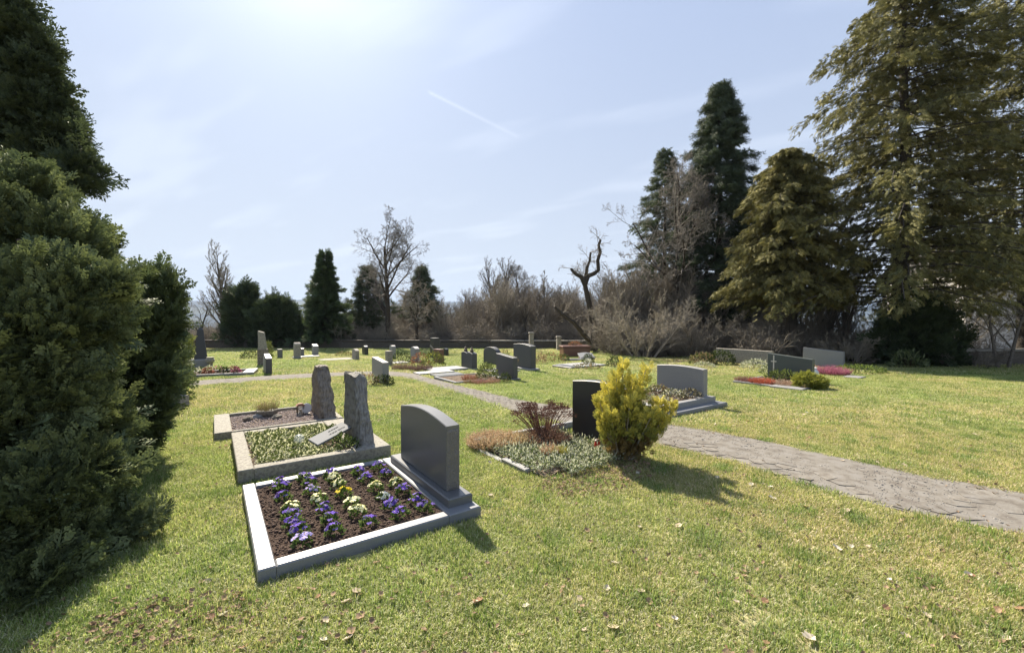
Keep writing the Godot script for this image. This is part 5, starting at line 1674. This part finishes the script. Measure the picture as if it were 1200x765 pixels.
func make_middle_graves() -> void:
	# red tomb, white slabs
	var t := thing("tomb_chest", "reddish brown granite tomb chest under the gnarled tree", "tomb", on(3.05, -20.9), 0.15)
	var mb := MB.new()
	mb.box(Vector3(-0.66, -0.06, -0.35), Vector3(0.66, 0.46, 0.35), 0.02)
	part("chest", mb.mesh(), M.granite_red, t)
	mb = MB.new()
	mb.box(Vector3(-0.7, 0.461, -0.39), Vector3(0.7, 0.54, 0.39), 0.02)
	part("lid", mb.mesh(), M.granite_red, t)
	shrub("leafy_plant", "pinkish plant growing on top of the red tomb chest", on(3.05, -20.9) + Vector3.UP * 0.53, Vector3(0.3, 0.16, 0.2), 160, 0.08, 0.03, TAN + REDDISH, 230, "plant")
	var bk := thing("stone_book", "pale open stone book lying before the red tomb chest", "ornament", on(3.35, -19.4), 0.2)
	for sg in [-1, 1]:
		mb = MB.new()
		mb.box(Vector3(-0.17, 0, -0.22), Vector3(0.17, 0.05, 0.22), 0.012)
		part("page", mb.mesh(), M.plaque_white, bk, Vector3(sg * 0.175, 0.14, 0), Vector3(0.45, 0, -sg * 0.12))
	mb = MB.new()
	mb.box(Vector3(-0.3, -0.05, -0.2), Vector3(0.3, 0.1, 0.2), 0.01)
	part("support", mb.mesh(), M.granite_red, bk)
	flat_slab("flat_stone", "dark flat stone in front of the open stone book", on(2.85, -18.7), 1.3, 0.5, 0.06, "granite_dark", 0.2)
	flat_slab("grave_slab", "pale paved flat grave with small bushes in the middle distance", on(2.55, -15.9), 1.5, 1.1, 0.07, "plaque_white", TURN)
	flat_slab("grave_slab", "dark rimmed flat stone left of the pale paved grave", on(1.95, -15.3), 0.5, 1.0, 0.07, "granite_dark", TURN)
	shrub("box_ball", "small round box ball at the back of the pale paved grave", on(2.95, -16.7), Vector3(0.24, 0.36, 0.24), 420, 0.05, 0.03, DARKGREEN, 231)
	shrub("box_ball", "small round box ball at the right end of the pale paved grave", on(3.7, -15.6), Vector3(0.26, 0.36, 0.26), 420, 0.05, 0.03, DARKGREEN, 232)
	shrub("leafy_plant", "low mixed plants on the near edge of the pale paved grave", on(2.6, -14.9), Vector3(0.5, 0.14, 0.3), 300, 0.06, 0.03, GREEN + TAN, 233, "plant")
	shrub("leafy_plant", "small white flowered plant beside the back box ball", on(2.85, -16.1) + Vector3.UP * 0.06, Vector3(0.16, 0.16, 0.16), 120, 0.05, 0.04, [Color(0.6, 0.6, 0.55), Color(0.1, 0.13, 0.06)], 234, "plant")
	# cluster in the middle: H8, H7, H6, H5
	headstone("large dark headstone with curved top, rightmost of the middle cluster", on(0.42, -14.6), 1.0, 0.80, 0.22, "wave_r", "granite_slate", [1.2, 0.4, 0.09], "granite_mid")
	flat_slab("grave_slab", "pale flat slab before the rightmost curved headstone of the middle cluster", on(-0.35, -14.15), 0.9, 0.9, 0.05, "granite_light")
	var ln := thing("lantern_post", "pale flower lantern on a short stem before the curved headstone", "lantern", on(0.07, -13.9))
	mb = MB.new()
	mb.tube(PackedVector3Array([Vector3(0, -0.05, 0), Vector3(0.02, 0.2, 0), Vector3(0, 0.32, 0)]), PackedFloat32Array([0.03, 0.025, 0.03]), 8)
	part("stem", mb.mesh(), M.stone_pale, ln)
	part("flower_ball", mound_mesh(Vector3(0.12, 0.12, 0.12), 120, 0.05, 0.03, SILVER + TAN, 235, 0.2), M.leaf, ln, Vector3(0, 0.36, 0)).set_meta("kind", "stuff")
	headstone("dark blue grey headstone behind the round bush, nearest in the middle cluster", on(-0.15, -12.1), 0.86, 0.64, 0.16, "slope", "granite_slate", [0.95, 0.3, 0.06], "granite_dark")
	kerb("pale kerb round the nearest planted grave of the middle cluster", on(-1.45, -11.0), 1.5, 1.3, 0.05, 0.06, 0.06, "granite_light", "grave_kerb", TURN, 0.06)
	add_bed(on(-1.45, -11.0) + U * 0.75 + V * 0.65, 0.78, 0.68)
	bed("flower_bed", "earth of the nearest planted grave in the middle cluster", on(-1.45, -11.0), 0.063, 1.437, -1.237, -0.063, 0.03, "soil_dry", 0.015)
	shrub("round_bush", "round mid green bush in front of the nearest middle headstone", on(-0.68, -11.75), Vector3(0.30, 0.42, 0.30), 800, 0.06, 0.03, [Color(0.08, 0.11, 0.04), Color(0.13, 0.16, 0.06), Color(0.2, 0.22, 0.09)], 236)
	shrub("box_ball", "small dark box ball right of the round green bush", on(-0.18, -11.3), Vector3(0.15, 0.22, 0.15), 320, 0.04, 0.022, DARKGREEN, 237)
	heather("heather", "pale pink heather cushion between the bush and the box ball", on(-0.5, -11.1), 0.16, 0.16, 180, Color(0.2, 0.13, 0.08), Color(0.55, 0.36, 0.3), 238)
	heather("heather", "rosy heather cushion at the kerb in front of the round bush", on(-0.82, -11.0), 0.17, 0.15, 180, Color(0.2, 0.10, 0.08), Color(0.45, 0.26, 0.24), 239)
	heather("heather", "tan heather cushion left of the rosy one at the kerb", on(-1.08, -11.1), 0.16, 0.14, 180, Color(0.15, 0.12, 0.05), Color(0.4, 0.28, 0.2), 240)
	heather("heather", "red brown heather behind the left end of the pale kerb", on(-1.15, -11.6), 0.2, 0.2, 200, Color(0.16, 0.06, 0.04), Color(0.34, 0.16, 0.11), 241)
	headstone("rounded dark headstone behind the round bush, at the back of the middle cluster", on(-0.78, -16.7), 0.95, 0.72, 0.2, "round", "granite_slate")
	headstone("grey headstone with two dark figures on top, left of the round bush", on(-1.5, -15.0), 0.78, 0.54, 0.2, "book", "granite_slate", [0.8, 0.24, 0.05], "granite_mid")
	for q in [[0.24, "left dark bird figure on the grey headstone"], [-0.2, "right dark bird figure on the grey headstone"]]:
		var b := thing("bird_figure", q[1], "figurine", on(-1.5, -15.0) + V * q[0] + Vector3.UP * 0.575, TURN)
		mb = MB.new()
		mb.lathe(PackedVector2Array([Vector2(0.0, -0.01), Vector2(0.05, 0), Vector2(0.07, 0.05), Vector2(0.055, 0.1), Vector2(0.03, 0.125), Vector2(0.035, 0.15), Vector2(0.025, 0.175), Vector2(0, 0.18)]), 12)
		mb.tri(Vector3(-0.03, 0.16, 0.01), Vector3(-0.03, 0.16, -0.01), Vector3(-0.065, 0.15, 0))
		part("body", mb.mesh(), M.brass_dark, b)
	flat_slab("grave_slab", "pale flat slab before the headstone with two figures", on(-2.25, -14.5), 1.3, 0.85, 0.07, "granite_light")
	flat_slab("grave_slab", "narrow dark stone strip in front of the pale slab", on(-1.95, -12.9), 0.9, 0.5, 0.05, "granite_dark")
	flat_slab("grave_slab", "long dark edged stone strip left of the narrow one", on(-2.45, -13.55), 1.2, 0.5, 0.05, "granite_mid")
	heather("heather", "dark purple heather mound nearest the path bend", on(-3.05, -14.3), 0.36, 0.22, 360, Color(0.07, 0.045, 0.05), Color(0.18, 0.11, 0.11), 242)
	heather("heather", "grey purple heather mound left of the dark purple one", on(-3.75, -14.7), 0.34, 0.22, 340, Color(0.1, 0.07, 0.065), Color(0.26, 0.18, 0.15), 243)
	shrub("dome_shrub", "yellow green bushy shrub before the brown headstone", on(-2.85, -15.6), Vector3(0.42, 0.5, 0.4), 600, 0.07, 0.03, GOLDGREEN + DARKGREEN, 244)
	shrub("leafy_plant", "rust red shrub left of the yellow green shrub", on(-3.45, -16.2), Vector3(0.35, 0.42, 0.3), 320, 0.07, 0.03, REDDISH + TAN, 245, "plant")
	headstone("brown headstone with bright top behind the yellow green shrub", on(-2.95, -17.3), 0.55, 0.6, 0.2, "flat", "granite_red")
	headstone("tall dark blue headstone behind the brown one", on(-3.55, -19.8), 0.42, 0.98, 0.3, "flat", "granite_black")
	var cr := thing("crook_ornament", "pale curved crook shaped ornament before the tall dark headstone", "ornament", on(-3.25, -17.9))
	mb = MB.new()
	var pts := PackedVector3Array()
	var rad := PackedFloat32Array()
	for i in 12:
		var a := i / 11.0
		pts.append(Vector3(-0.16 * smoothstep(0.6, 1.0, a), -0.04 + 0.78 * a - 0.05 * smoothstep(0.85, 1.0, a), 0))
		rad.append(0.03)
	mb.tube(pts, rad, 8)
	part("crook", mb.mesh(), M.stone_pale, cr)
	headstone("small black headstone far behind the brown one", on(-3.3, -21.4), 0.34, 0.42, 0.16, "round", "granite_black")
	headstone("light grey headstone with dark foot, left of the rust red shrub", on(-3.95, -17.5), 0.5, 0.56, 0.2, "arch", "granite_mid", [0.6, 0.34, 0.09], "granite_dark")
	flat_slab("grave_slab", "pale flat slab before the light grey headstone", on(-4.6, -17.2), 0.8, 0.6, 0.04, "granite_light")
	headstone("slim pale grey pillar stone beside a dark bush", on(-4.7, -16.4), 0.26, 0.58, 0.2, "flat", "stone_pale")
	shrub("dome_shrub", "dark round bush right of the slim pale pillar stone", on(-4.35, -17.0), Vector3(0.42, 0.42, 0.4), 420, 0.07, 0.035, DARKGREEN, 246)
	headstone("grey round topped stone behind the slim pale pillar stone", on(-5.5, -19.8), 0.36, 0.64, 0.18, "round", "granite_mid")
	# single stone by the path with plants
	headstone("grey headstone with slanted top standing alone by the path bend", on(-3.5, -11.4), 0.92, 0.68, 0.16, "slope", "granite_mid")
	add_bed(on(-3.95, -11.15), 0.3, 0.45)
	shrub("round_bush", "dark green cushion at the foot of the lone slanted headstone", on(-3.22, -10.75), Vector3(0.27, 0.22, 0.25), 320, 0.05, 0.03, DARKGREEN, 247)
	shrub("leafy_plant", "pale dried plant beside the dark cushion of the lone headstone", on(-3.62, -10.75), Vector3(0.26, 0.26, 0.24), 260, 0.06, 0.03, TAN + SILVER, 248, "plant")
	shrub("leafy_plant", "grey green plant at the left of the lone slanted headstone", on(-4.0, -11.0), Vector3(0.28, 0.27, 0.25), 300, 0.06, 0.03, SILVER + GREEN, 249, "plant")
	headstone("pale weathered headstone left of the path bend, far lawn", on(-6.95, -19.1), 0.6, 0.52, 0.16, "arch", "stone_pale")
	headstone("black headstone behind the pale weathered one on the far lawn", on(-7.55, -22.1), 0.5, 0.52, 0.18, "round", "granite_black")
	flat_slab("grave_slab", "light flat grave slab sunk in the far lawn", on(-7.8, -19.0), 1.4, 0.9, 0.03, "concrete_old")
	shrub("leafy_plant", "low brown plants left of the black far headstone", on(-8.3, -21.2), Vector3(0.4, 0.18, 0.3), 200, 0.08, 0.03, TAN + GREEN, 250, "plant")
	# right of the cluster, small plants
	shrub("leafy_plant", "tan spiky plants right of the large curved headstone", on(0.95, -17.0), Vector3(0.45, 0.4, 0.35), 260, 0.1, 0.03, TAN, 251, "plant", 0.9)
	shrub("leafy_plant", "low reddish plants on the far lawn left of the tomb chest", on(1.7, -18.0), Vector3(0.55, 0.3, 0.4), 300, 0.08, 0.03, TAN + REDDISH + GREEN, 252, "plant")
	shrub("round_bush", "small green bush beside the far reddish plants", on(2.2, -18.3), Vector3(0.25, 0.25, 0.25), 260, 0.06, 0.03, GREEN, 253)
	shrub("leafy_plant", "tall dry grassy plant between the far headstones of the cluster", on(-0.35, -18.2), Vector3(0.25, 0.45, 0.25), 160, 0.13, 0.02, TAN + GREEN, 254, "plant", 1.2)

func make_left_graves() -> void:
	var k := flat_slab("kerb_block", "pale stone block by the shrub at the far left", on(-6.25, -7.85), 0.5, 0.22, 0.2, "stone_pale", TURN + 0.4, "kerb stone")
	headstone("polished black headstone with bright edges beside the left shrubs", on(-9.25, -12.15), 0.8, 0.7, 0.2, "flat", "granite_black", [0.95, 0.36, 0.1], "granite_black")
	var vs := thing("flower_vase", "small pale vase beside the polished black headstone", "vase", on(-9.25, -11.8) + U * -0.2)
	var mb := MB.new()
	mb.lathe(PackedVector2Array([Vector2(0, -0.02), Vector2(0.06, 0), Vector2(0.08, 0.12), Vector2(0.05, 0.25), Vector2(0.08, 0.32)]), 14)
	part("body", mb.mesh(), M.stone_pale, vs)
	var ob := thing("obelisk", "black tapering obelisk on a grey base at the far left", "obelisk", on(-11.3, -15.6), TURN)
	mb = MB.new()
	mb.box(Vector3(-0.36, -0.06, -0.36), Vector3(0.36, 0.30, 0.36), 0.02)
	part("base", mb.mesh(), M.granite_mid, ob)
	mb = MB.new()
	var a := 0.20
	var b := 0.09
	var lo := [Vector3(-a, 0.301, a), Vector3(a, 0.301, a), Vector3(a, 0.301, -a), Vector3(-a, 0.301, -a)]
	var hi := [Vector3(-b, 1.35, b), Vector3(b, 1.35, b), Vector3(b, 1.35, -b), Vector3(-b, 1.35, -b)]
	for i in 4:
		mb.quad(lo[i], lo[(i + 1) % 4], hi[(i + 1) % 4], hi[i])
		mb.tri(hi[i], hi[(i + 1) % 4], Vector3(0, 1.46, 0))
	part("shaft", mb.mesh(), M.granite_black, ob)
	var ur := thing("stone_urn", "small white urn standing right of the obelisk base", "urn", on(-10.75, -15.3))
	mb = MB.new()
	mb.lathe(PackedVector2Array([Vector2(0.0, -0.03), Vector2(0.09, -0.03), Vector2(0.09, 0.03), Vector2(0.04, 0.07), Vector2(0.04, 0.12), Vector2(0.13, 0.22), Vector2(0.14, 0.3), Vector2(0.1, 0.34), Vector2(0.12, 0.38), Vector2(0.0, 0.38)]), 16)
	part("body", mb.mesh(), M.stone_pale, ur)
	# bordered grave with flowers
	kerb("pale kerb round the flowering grave on the left lawn", on(-9.4, -12.25), 1.75, 1.15, 0.08, 0.07, 0.08, "granite_light", "grave_kerb", TURN - 0.18, 0.3)
	add_bed(on(-9.4, -12.25) + Vector3(0.92, 0, -0.41) * 0.87 + V * 0.57, 0.9, 0.62)
	bed("flower_bed", "dark earth of the flowering grave on the left lawn", on(-9.4, -12.25), 0.073, 1.445, -1.067, -0.083, 0.04, "soil", 0.015, TURN - 0.18)
	rng.seed = 260
	for q in [[0.3, 0.5, "white", 0], [0.55, 0.3, "red brown", 1], [0.75, 0.65, "pale pink", 2], [0.95, 0.3, "dark", 3], [1.15, 0.55, "tan", 4], [0.5, 0.8, "whitish", 5], [1.25, 0.25, "deep red", 6]]:
		var p: Vector3 = on(-9.4, -12.25) + Vector3(0.91, 0, -0.41) * q[0] + Vector3(-0.41, 0, -0.91) * q[1] + Vector3.UP * 0.04
		shrub("flower_cushion", "%s flower cushion on the flowering left grave" % q[2], p, Vector3(0.13, 0.16, 0.13), 90, 0.06, 0.035, [[Color(0.6, 0.6, 0.55), GREEN[0]], REDDISH, [Color(0.5, 0.32, 0.32), GREEN[1]], DARKGREEN, TAN, SILVER, PURPLE][q[3]], 261 + q[3], "plant")
	headstone("dark headstone with bright sloping top at the head of the flowering grave", on(-7.55, -13.3), 0.45, 0.62, 0.17, "slope", "granite_slate")
	headstone("second dark headstone close behind it, slightly farther left", on(-8.05, -14.1), 0.5, 0.62, 0.16, "arch", "granite_mid")
	# weathered pillar
	var pl := thing("stone_pillar", "tall weathered beige stone pillar behind the two dark headstones", "pillar", on(-9.45, -16.3), 0.3)
	mb = MB.new()
	mb.box(Vector3(-0.15, -0.06, -0.15), Vector3(0.15, 0.62, 0.15), 0.02)
	part("base", mb.mesh(), M.rock_brown, pl)
	mb = MB.new()
	lo = [Vector3(-0.13, 0.621, 0.13), Vector3(0.13, 0.621, 0.13), Vector3(0.13, 0.621, -0.13), Vector3(-0.13, 0.621, -0.13)]
	hi = [Vector3(-0.14, 1.30, 0.1), Vector3(0.05, 1.24, 0.1), Vector3(0.05, 1.24, -0.1), Vector3(-0.14, 1.30, -0.1)]
	for i in 4:
		mb.quad(lo[i], lo[(i + 1) % 4], hi[(i + 1) % 4], hi[i])
	mb.quad(hi[0], hi[1], hi[2], hi[3])
	part("shaft", mb.mesh(), M.stone_pale, pl)
	# farther stones
	headstone("pale headstone with shining top between yew and arborvitae", on(-9.85, -19.7), 0.36, 0.66, 0.26, "arch", "stone_pale", [0.5, 0.34, 0.08], "granite_mid")
	headstone("grey upright stone right of the pale shining one, before the arborvitae", on(-9.8, -21.4), 0.4, 0.62, 0.24, "slope", "granite_mid")
	headstone("tiny dark cross shaped stone between the two far upright stones", on(-10.2, -20.9), 0.2, 0.46, 0.14, "round", "granite_dark")
	headstone("small dark stone left of the pale shining headstone", on(-10.75, -19.9), 0.3, 0.46, 0.2, "flat", "granite_dark")
	flat_slab("grave_slab", "pale flat slab between the two far upright stones", on(-9.75, -20.6), 0.9, 0.6, 0.06, "granite_light")
	lobed("column_shrub", "small pointed bright green column shrub among the far left stones", on(-11.25, -19.8), [[Vector3(0, 0.42, 0), Vector3(0.14, 0.3, 0.14), 160], [Vector3(0, 0.2, 0), Vector3(0.16, 0.22, 0.16), 120]], sp_thuja, 0.14, Color(0.9, 1.1, 0.9), Color(1.3, 1.5, 1.1), 271, "shrub")
	shrub("dome_shrub", "low dark hedge shrub left of the green column shrub", on(-11.9, -19.6), Vector3(0.45, 0.36, 0.35), 320, 0.08, 0.035, DARKGREEN, 272)

# ---------------------------------------------------------------- walls and far building
func make_walls() -> void:
	var w := thing("boundary_wall", "low dark stone wall along the far edge of the cemetery", "wall", on(-10.0, -28.9), -0.03)
	rng.seed = 301
	var x := -18.0
	while x < 17.0:
		var l := rr(1.7, 2.3)
		var mb := MB.new()
		mb.box(Vector3(x, -0.6, -0.2), Vector3(x + l - 0.015, 0.44 + rr(-0.03, 0.03), 0.2), 0.02)
		part("wall_block", mb.mesh(), M.wall_stone, w)
		mb = MB.new()
		mb.box(Vector3(x + 0.01, 0.48, -0.25), Vector3(x + l - 0.03, 0.55, 0.25), 0.015)
		part("coping_stone", mb.mesh(), M.stone_pale if x > 8.0 else M.wall_stone, w)
		x += l
	for q in [["pale square gate post behind the large curved headstone", on(1.15, -25.6), 1.05], ["pale fence post by the gnarled tree", on(2.85, -26.2), 0.8]]:
		var p := thing("stone_post", q[0], "post", q[1], 0.1)
		var mb := MB.new()
		mb.box(Vector3(-0.13, -0.08, -0.13), Vector3(0.13, q[2], 0.13), 0.02)
		part("shaft", mb.mesh(), M.stone_pale, p)
		mb = MB.new()
		mb.box(Vector3(-0.16, q[2] + 0.001, -0.16), Vector3(0.16, q[2] + 0.07, 0.16), 0.03)
		part("cap", mb.mesh(), M.stone_pale, p)
	# right hand low wall
	var r := thing("boundary_wall", "low grey wall at the right edge below the white building", "wall", on(20.5, -17.0), 0.12)
	for i in 6:
		var mb := MB.new()
		mb.box(Vector3(-3.2 + i * 1.7, -0.3, -0.15), Vector3(-3.2 + i * 1.7 + 1.685, 0.52, 0.15), 0.02)
		part("wall_block", mb.mesh(), M.wall_stone, r)
		mb = MB.new()
		mb.box(Vector3(-3.2 + i * 1.7, 0.521, -0.2), Vector3(-3.2 + i * 1.7 + 1.67, 0.6, 0.2), 0.015)
		part("coping_stone", mb.mesh(), M.stone_pale, r)
	# white house glimpsed under the right hand trees
	var h := thing("white_house", "white rendered house wall glimpsed under the right hand conifers", "house", on(31.0, -27.0), -0.25)
	var mb := MB.new()
	mb.box(Vector3(-4.6, -0.5, -4), Vector3(6, 4.6, 4))
	part("wall", mb.mesh(), M.plaster, h)
	mb = MB.new()
	for sg in [-1, 1]:
		mb.quad(Vector3(-5, 4.5, sg * 4.4), Vector3(6.4, 4.5, sg * 4.4), Vector3(6.4, 7.2, 0), Vector3(-5, 7.2, 0))
		mb.quad(Vector3(-5, 4.35, sg * 4.4), Vector3(6.4, 4.35, sg * 4.4), Vector3(6.4, 7.05, 0), Vector3(-5, 7.05, 0))
	for xx in [-4.6, 6.0]:
		mb.tri(Vector3(xx, 4.6, 4), Vector3(xx, 4.6, -4), Vector3(xx, 7.0, 0))
	part("roof", mb.mesh(), M.roof_tile, h)

# ---------------------------------------------------------------- fallen leaves
func dead_leaf_mesh(sd: int, c: Color) -> ArrayMesh:
	rng.seed = sd
	var mb := MB.new()
	var n := 7
	var curl := rr(0.2, 0.7)
	for i in n:
		var t0 := float(i) / n
		var t1 := float(i + 1) / n
		var w0 := 0.42 * pow(sin(PI * clampf(t0 * 0.92 + 0.04, 0, 1)), 0.7) * (1.0 + 0.25 * sin(i * 2.1 + sd))
		var w1 := 0.42 * pow(sin(PI * clampf(t1 * 0.92 + 0.04, 0, 1)), 0.7) * (1.0 + 0.25 * sin((i + 1) * 2.1 + sd))
		var m0 := Vector3(0, curl * 0.5 * pow(t0 - 0.5, 2.0) * 2.0, t0 - 0.5)
		var m1 := Vector3(0, curl * 0.5 * pow(t1 - 0.5, 2.0) * 2.0, t1 - 0.5)
		for sg in [-1, 1]:
			var e0: Vector3 = m0 + Vector3(sg * w0, w0 * curl * (1.0 if sg > 0 else 0.4), 0)
			var e1: Vector3 = m1 + Vector3(sg * w1, w1 * curl * (1.0 if sg > 0 else 0.4), 0)
			mb.col = c * rr(0.85, 1.15)
			if sg > 0:
				mb.quad(m0, e0, e1, m1)
			else:
				mb.quad(m0, m1, e1, e0)
	return mb.mesh()

func make_leaves() -> void:
	var protos := []
	var pal := [Color(0.40, 0.33, 0.24), Color(0.50, 0.44, 0.35), Color(0.27, 0.19, 0.125), Color(0.45, 0.38, 0.29), Color(0.56, 0.51, 0.43), Color(0.24, 0.14, 0.09)]
	for k in 6:
		protos.append(dead_leaf_mesh(400 + k, pal[k]))
	rng.seed = 410
	var n := 0
	var tries := 0
	while n < 170 and tries < 4000:
		tries += 1
		var d := 1.9 + 6.0 * pow(rng.randf(), 1.6)
		var x := rr(-1.0, 1.2) * d
		var q := nz.get_noise_2d(x * 30.0, d * 30.0)
		if q < 0.05 and rng.randf() < 0.6:
			continue
		if x < -0.75 * d and d < 6.0:
			continue
		if in_bed(x, -d, 0.03) or near_path(Vector2(x, -d), -0.25):
			continue
		var k := rng.randi_range(0, 5)
		var where := "on the open lawn in front"
		for w in [[-1.2, -2.6, 1.1, "on the grass in front of the pansy grave"], [0.2, -3.9, 1.0, "on the grass between the pansy grave and the golden shrub"], [1.6, -4.2, 1.1, "on the grass around the golden shrub"], [2.9, -3.2, 1.1, "on the grass along the near side of the path"], [4.2, -6.0, 2.2, "on the lawn beyond the path"], [-1.5, -6.5, 2.0, "on the lawn behind the three near graves"], [1.2, -2.2, 0.9, "on the lawn at the bottom of the view"]]:
			if Vector2(x - w[0], -d - w[1]).length() < w[2]:
				where = w[3]
				break
		var t := thing("fallen_leaf", "dry %s leaf lying %s" % [["tan", "pale beige", "dark brown", "light brown", "bleached whitish", "reddish brown"][k], where], "leaf", on(x, -d) + Vector3.UP * 0.018, rr(0, TAU), "dry leaves scattered over the near lawn")
		var b := part("blade", protos[k], M.dead_leaf, t, Vector3.ZERO, Vector3(rr(-0.35, 0.35), 0, rr(-0.4, 0.4)))
		b.scale = Vector3.ONE * (rr(0.03, 0.052) if rng.randf() < 0.85 else rr(0.052, 0.07))
		n += 1
	# countless small bits: litter round the overgrown grave and over the lawn
	var at := []
	var cols := []
	for i in 5200:
		var p: Vector3
		if i < 900:
			var a := rr(0, TAU)
			var r := sqrt(rng.randf())
			p = gp(2.95 + cos(a) * r * 0.75, -0.02 + sin(a) * r * 0.35)
			if i % 4 == 0:
				p = on(-1.75 + cos(a) * r * 0.45, -2.25 + sin(a) * r * 0.22)
		else:
			var d := 1.8 + 16.0 * pow(rng.randf(), 1.4)
			p = on(rr(-1.15, 1.25) * d, -d)
			if nz.get_noise_2d(p.x * 25.0, p.z * 25.0) < -0.05 and rng.randf() < 0.7:
				continue
		if in_bed(p.x, p.z, 0.02) or near_path(Vector2(p.x, p.z), -0.35):
			continue
		var s := rr(0.012, 0.035)
		at.append(Transform3D(Basis.from_euler(Vector3(rr(-0.6, 0.6), rr(0, TAU), rr(-0.6, 0.6))).scaled(Vector3.ONE * s), p + Vector3.UP * rr(0.012, 0.03)))
		var g := rr(0.6, 1.2)
		cols.append(Color(g, g, g))
	stuff("leaf_litter", "small crumbs of dry leaf litter in the grass", "leaf litter", protos[2], M.dead_leaf, at.filter(func(_q): return true), cols)

func _ready() -> void:
	nz.seed = 2
	nz.frequency = 0.02
	nz.fractal_octaves = 4
	make_materials()
	make_view()
	make_ground()
	make_walls()
	print("ground ", Time.get_ticks_msec())
	make_trees()
	print("trees ", Time.get_ticks_msec())
	make_near_graves()
	make_overgrown_grave()
	make_right_graves()
	make_middle_graves()
	make_left_graves()
	print("graves ", Time.get_ticks_msec())
	make_leaves()
	make_grass()
	print("done ", Time.get_ticks_msec())
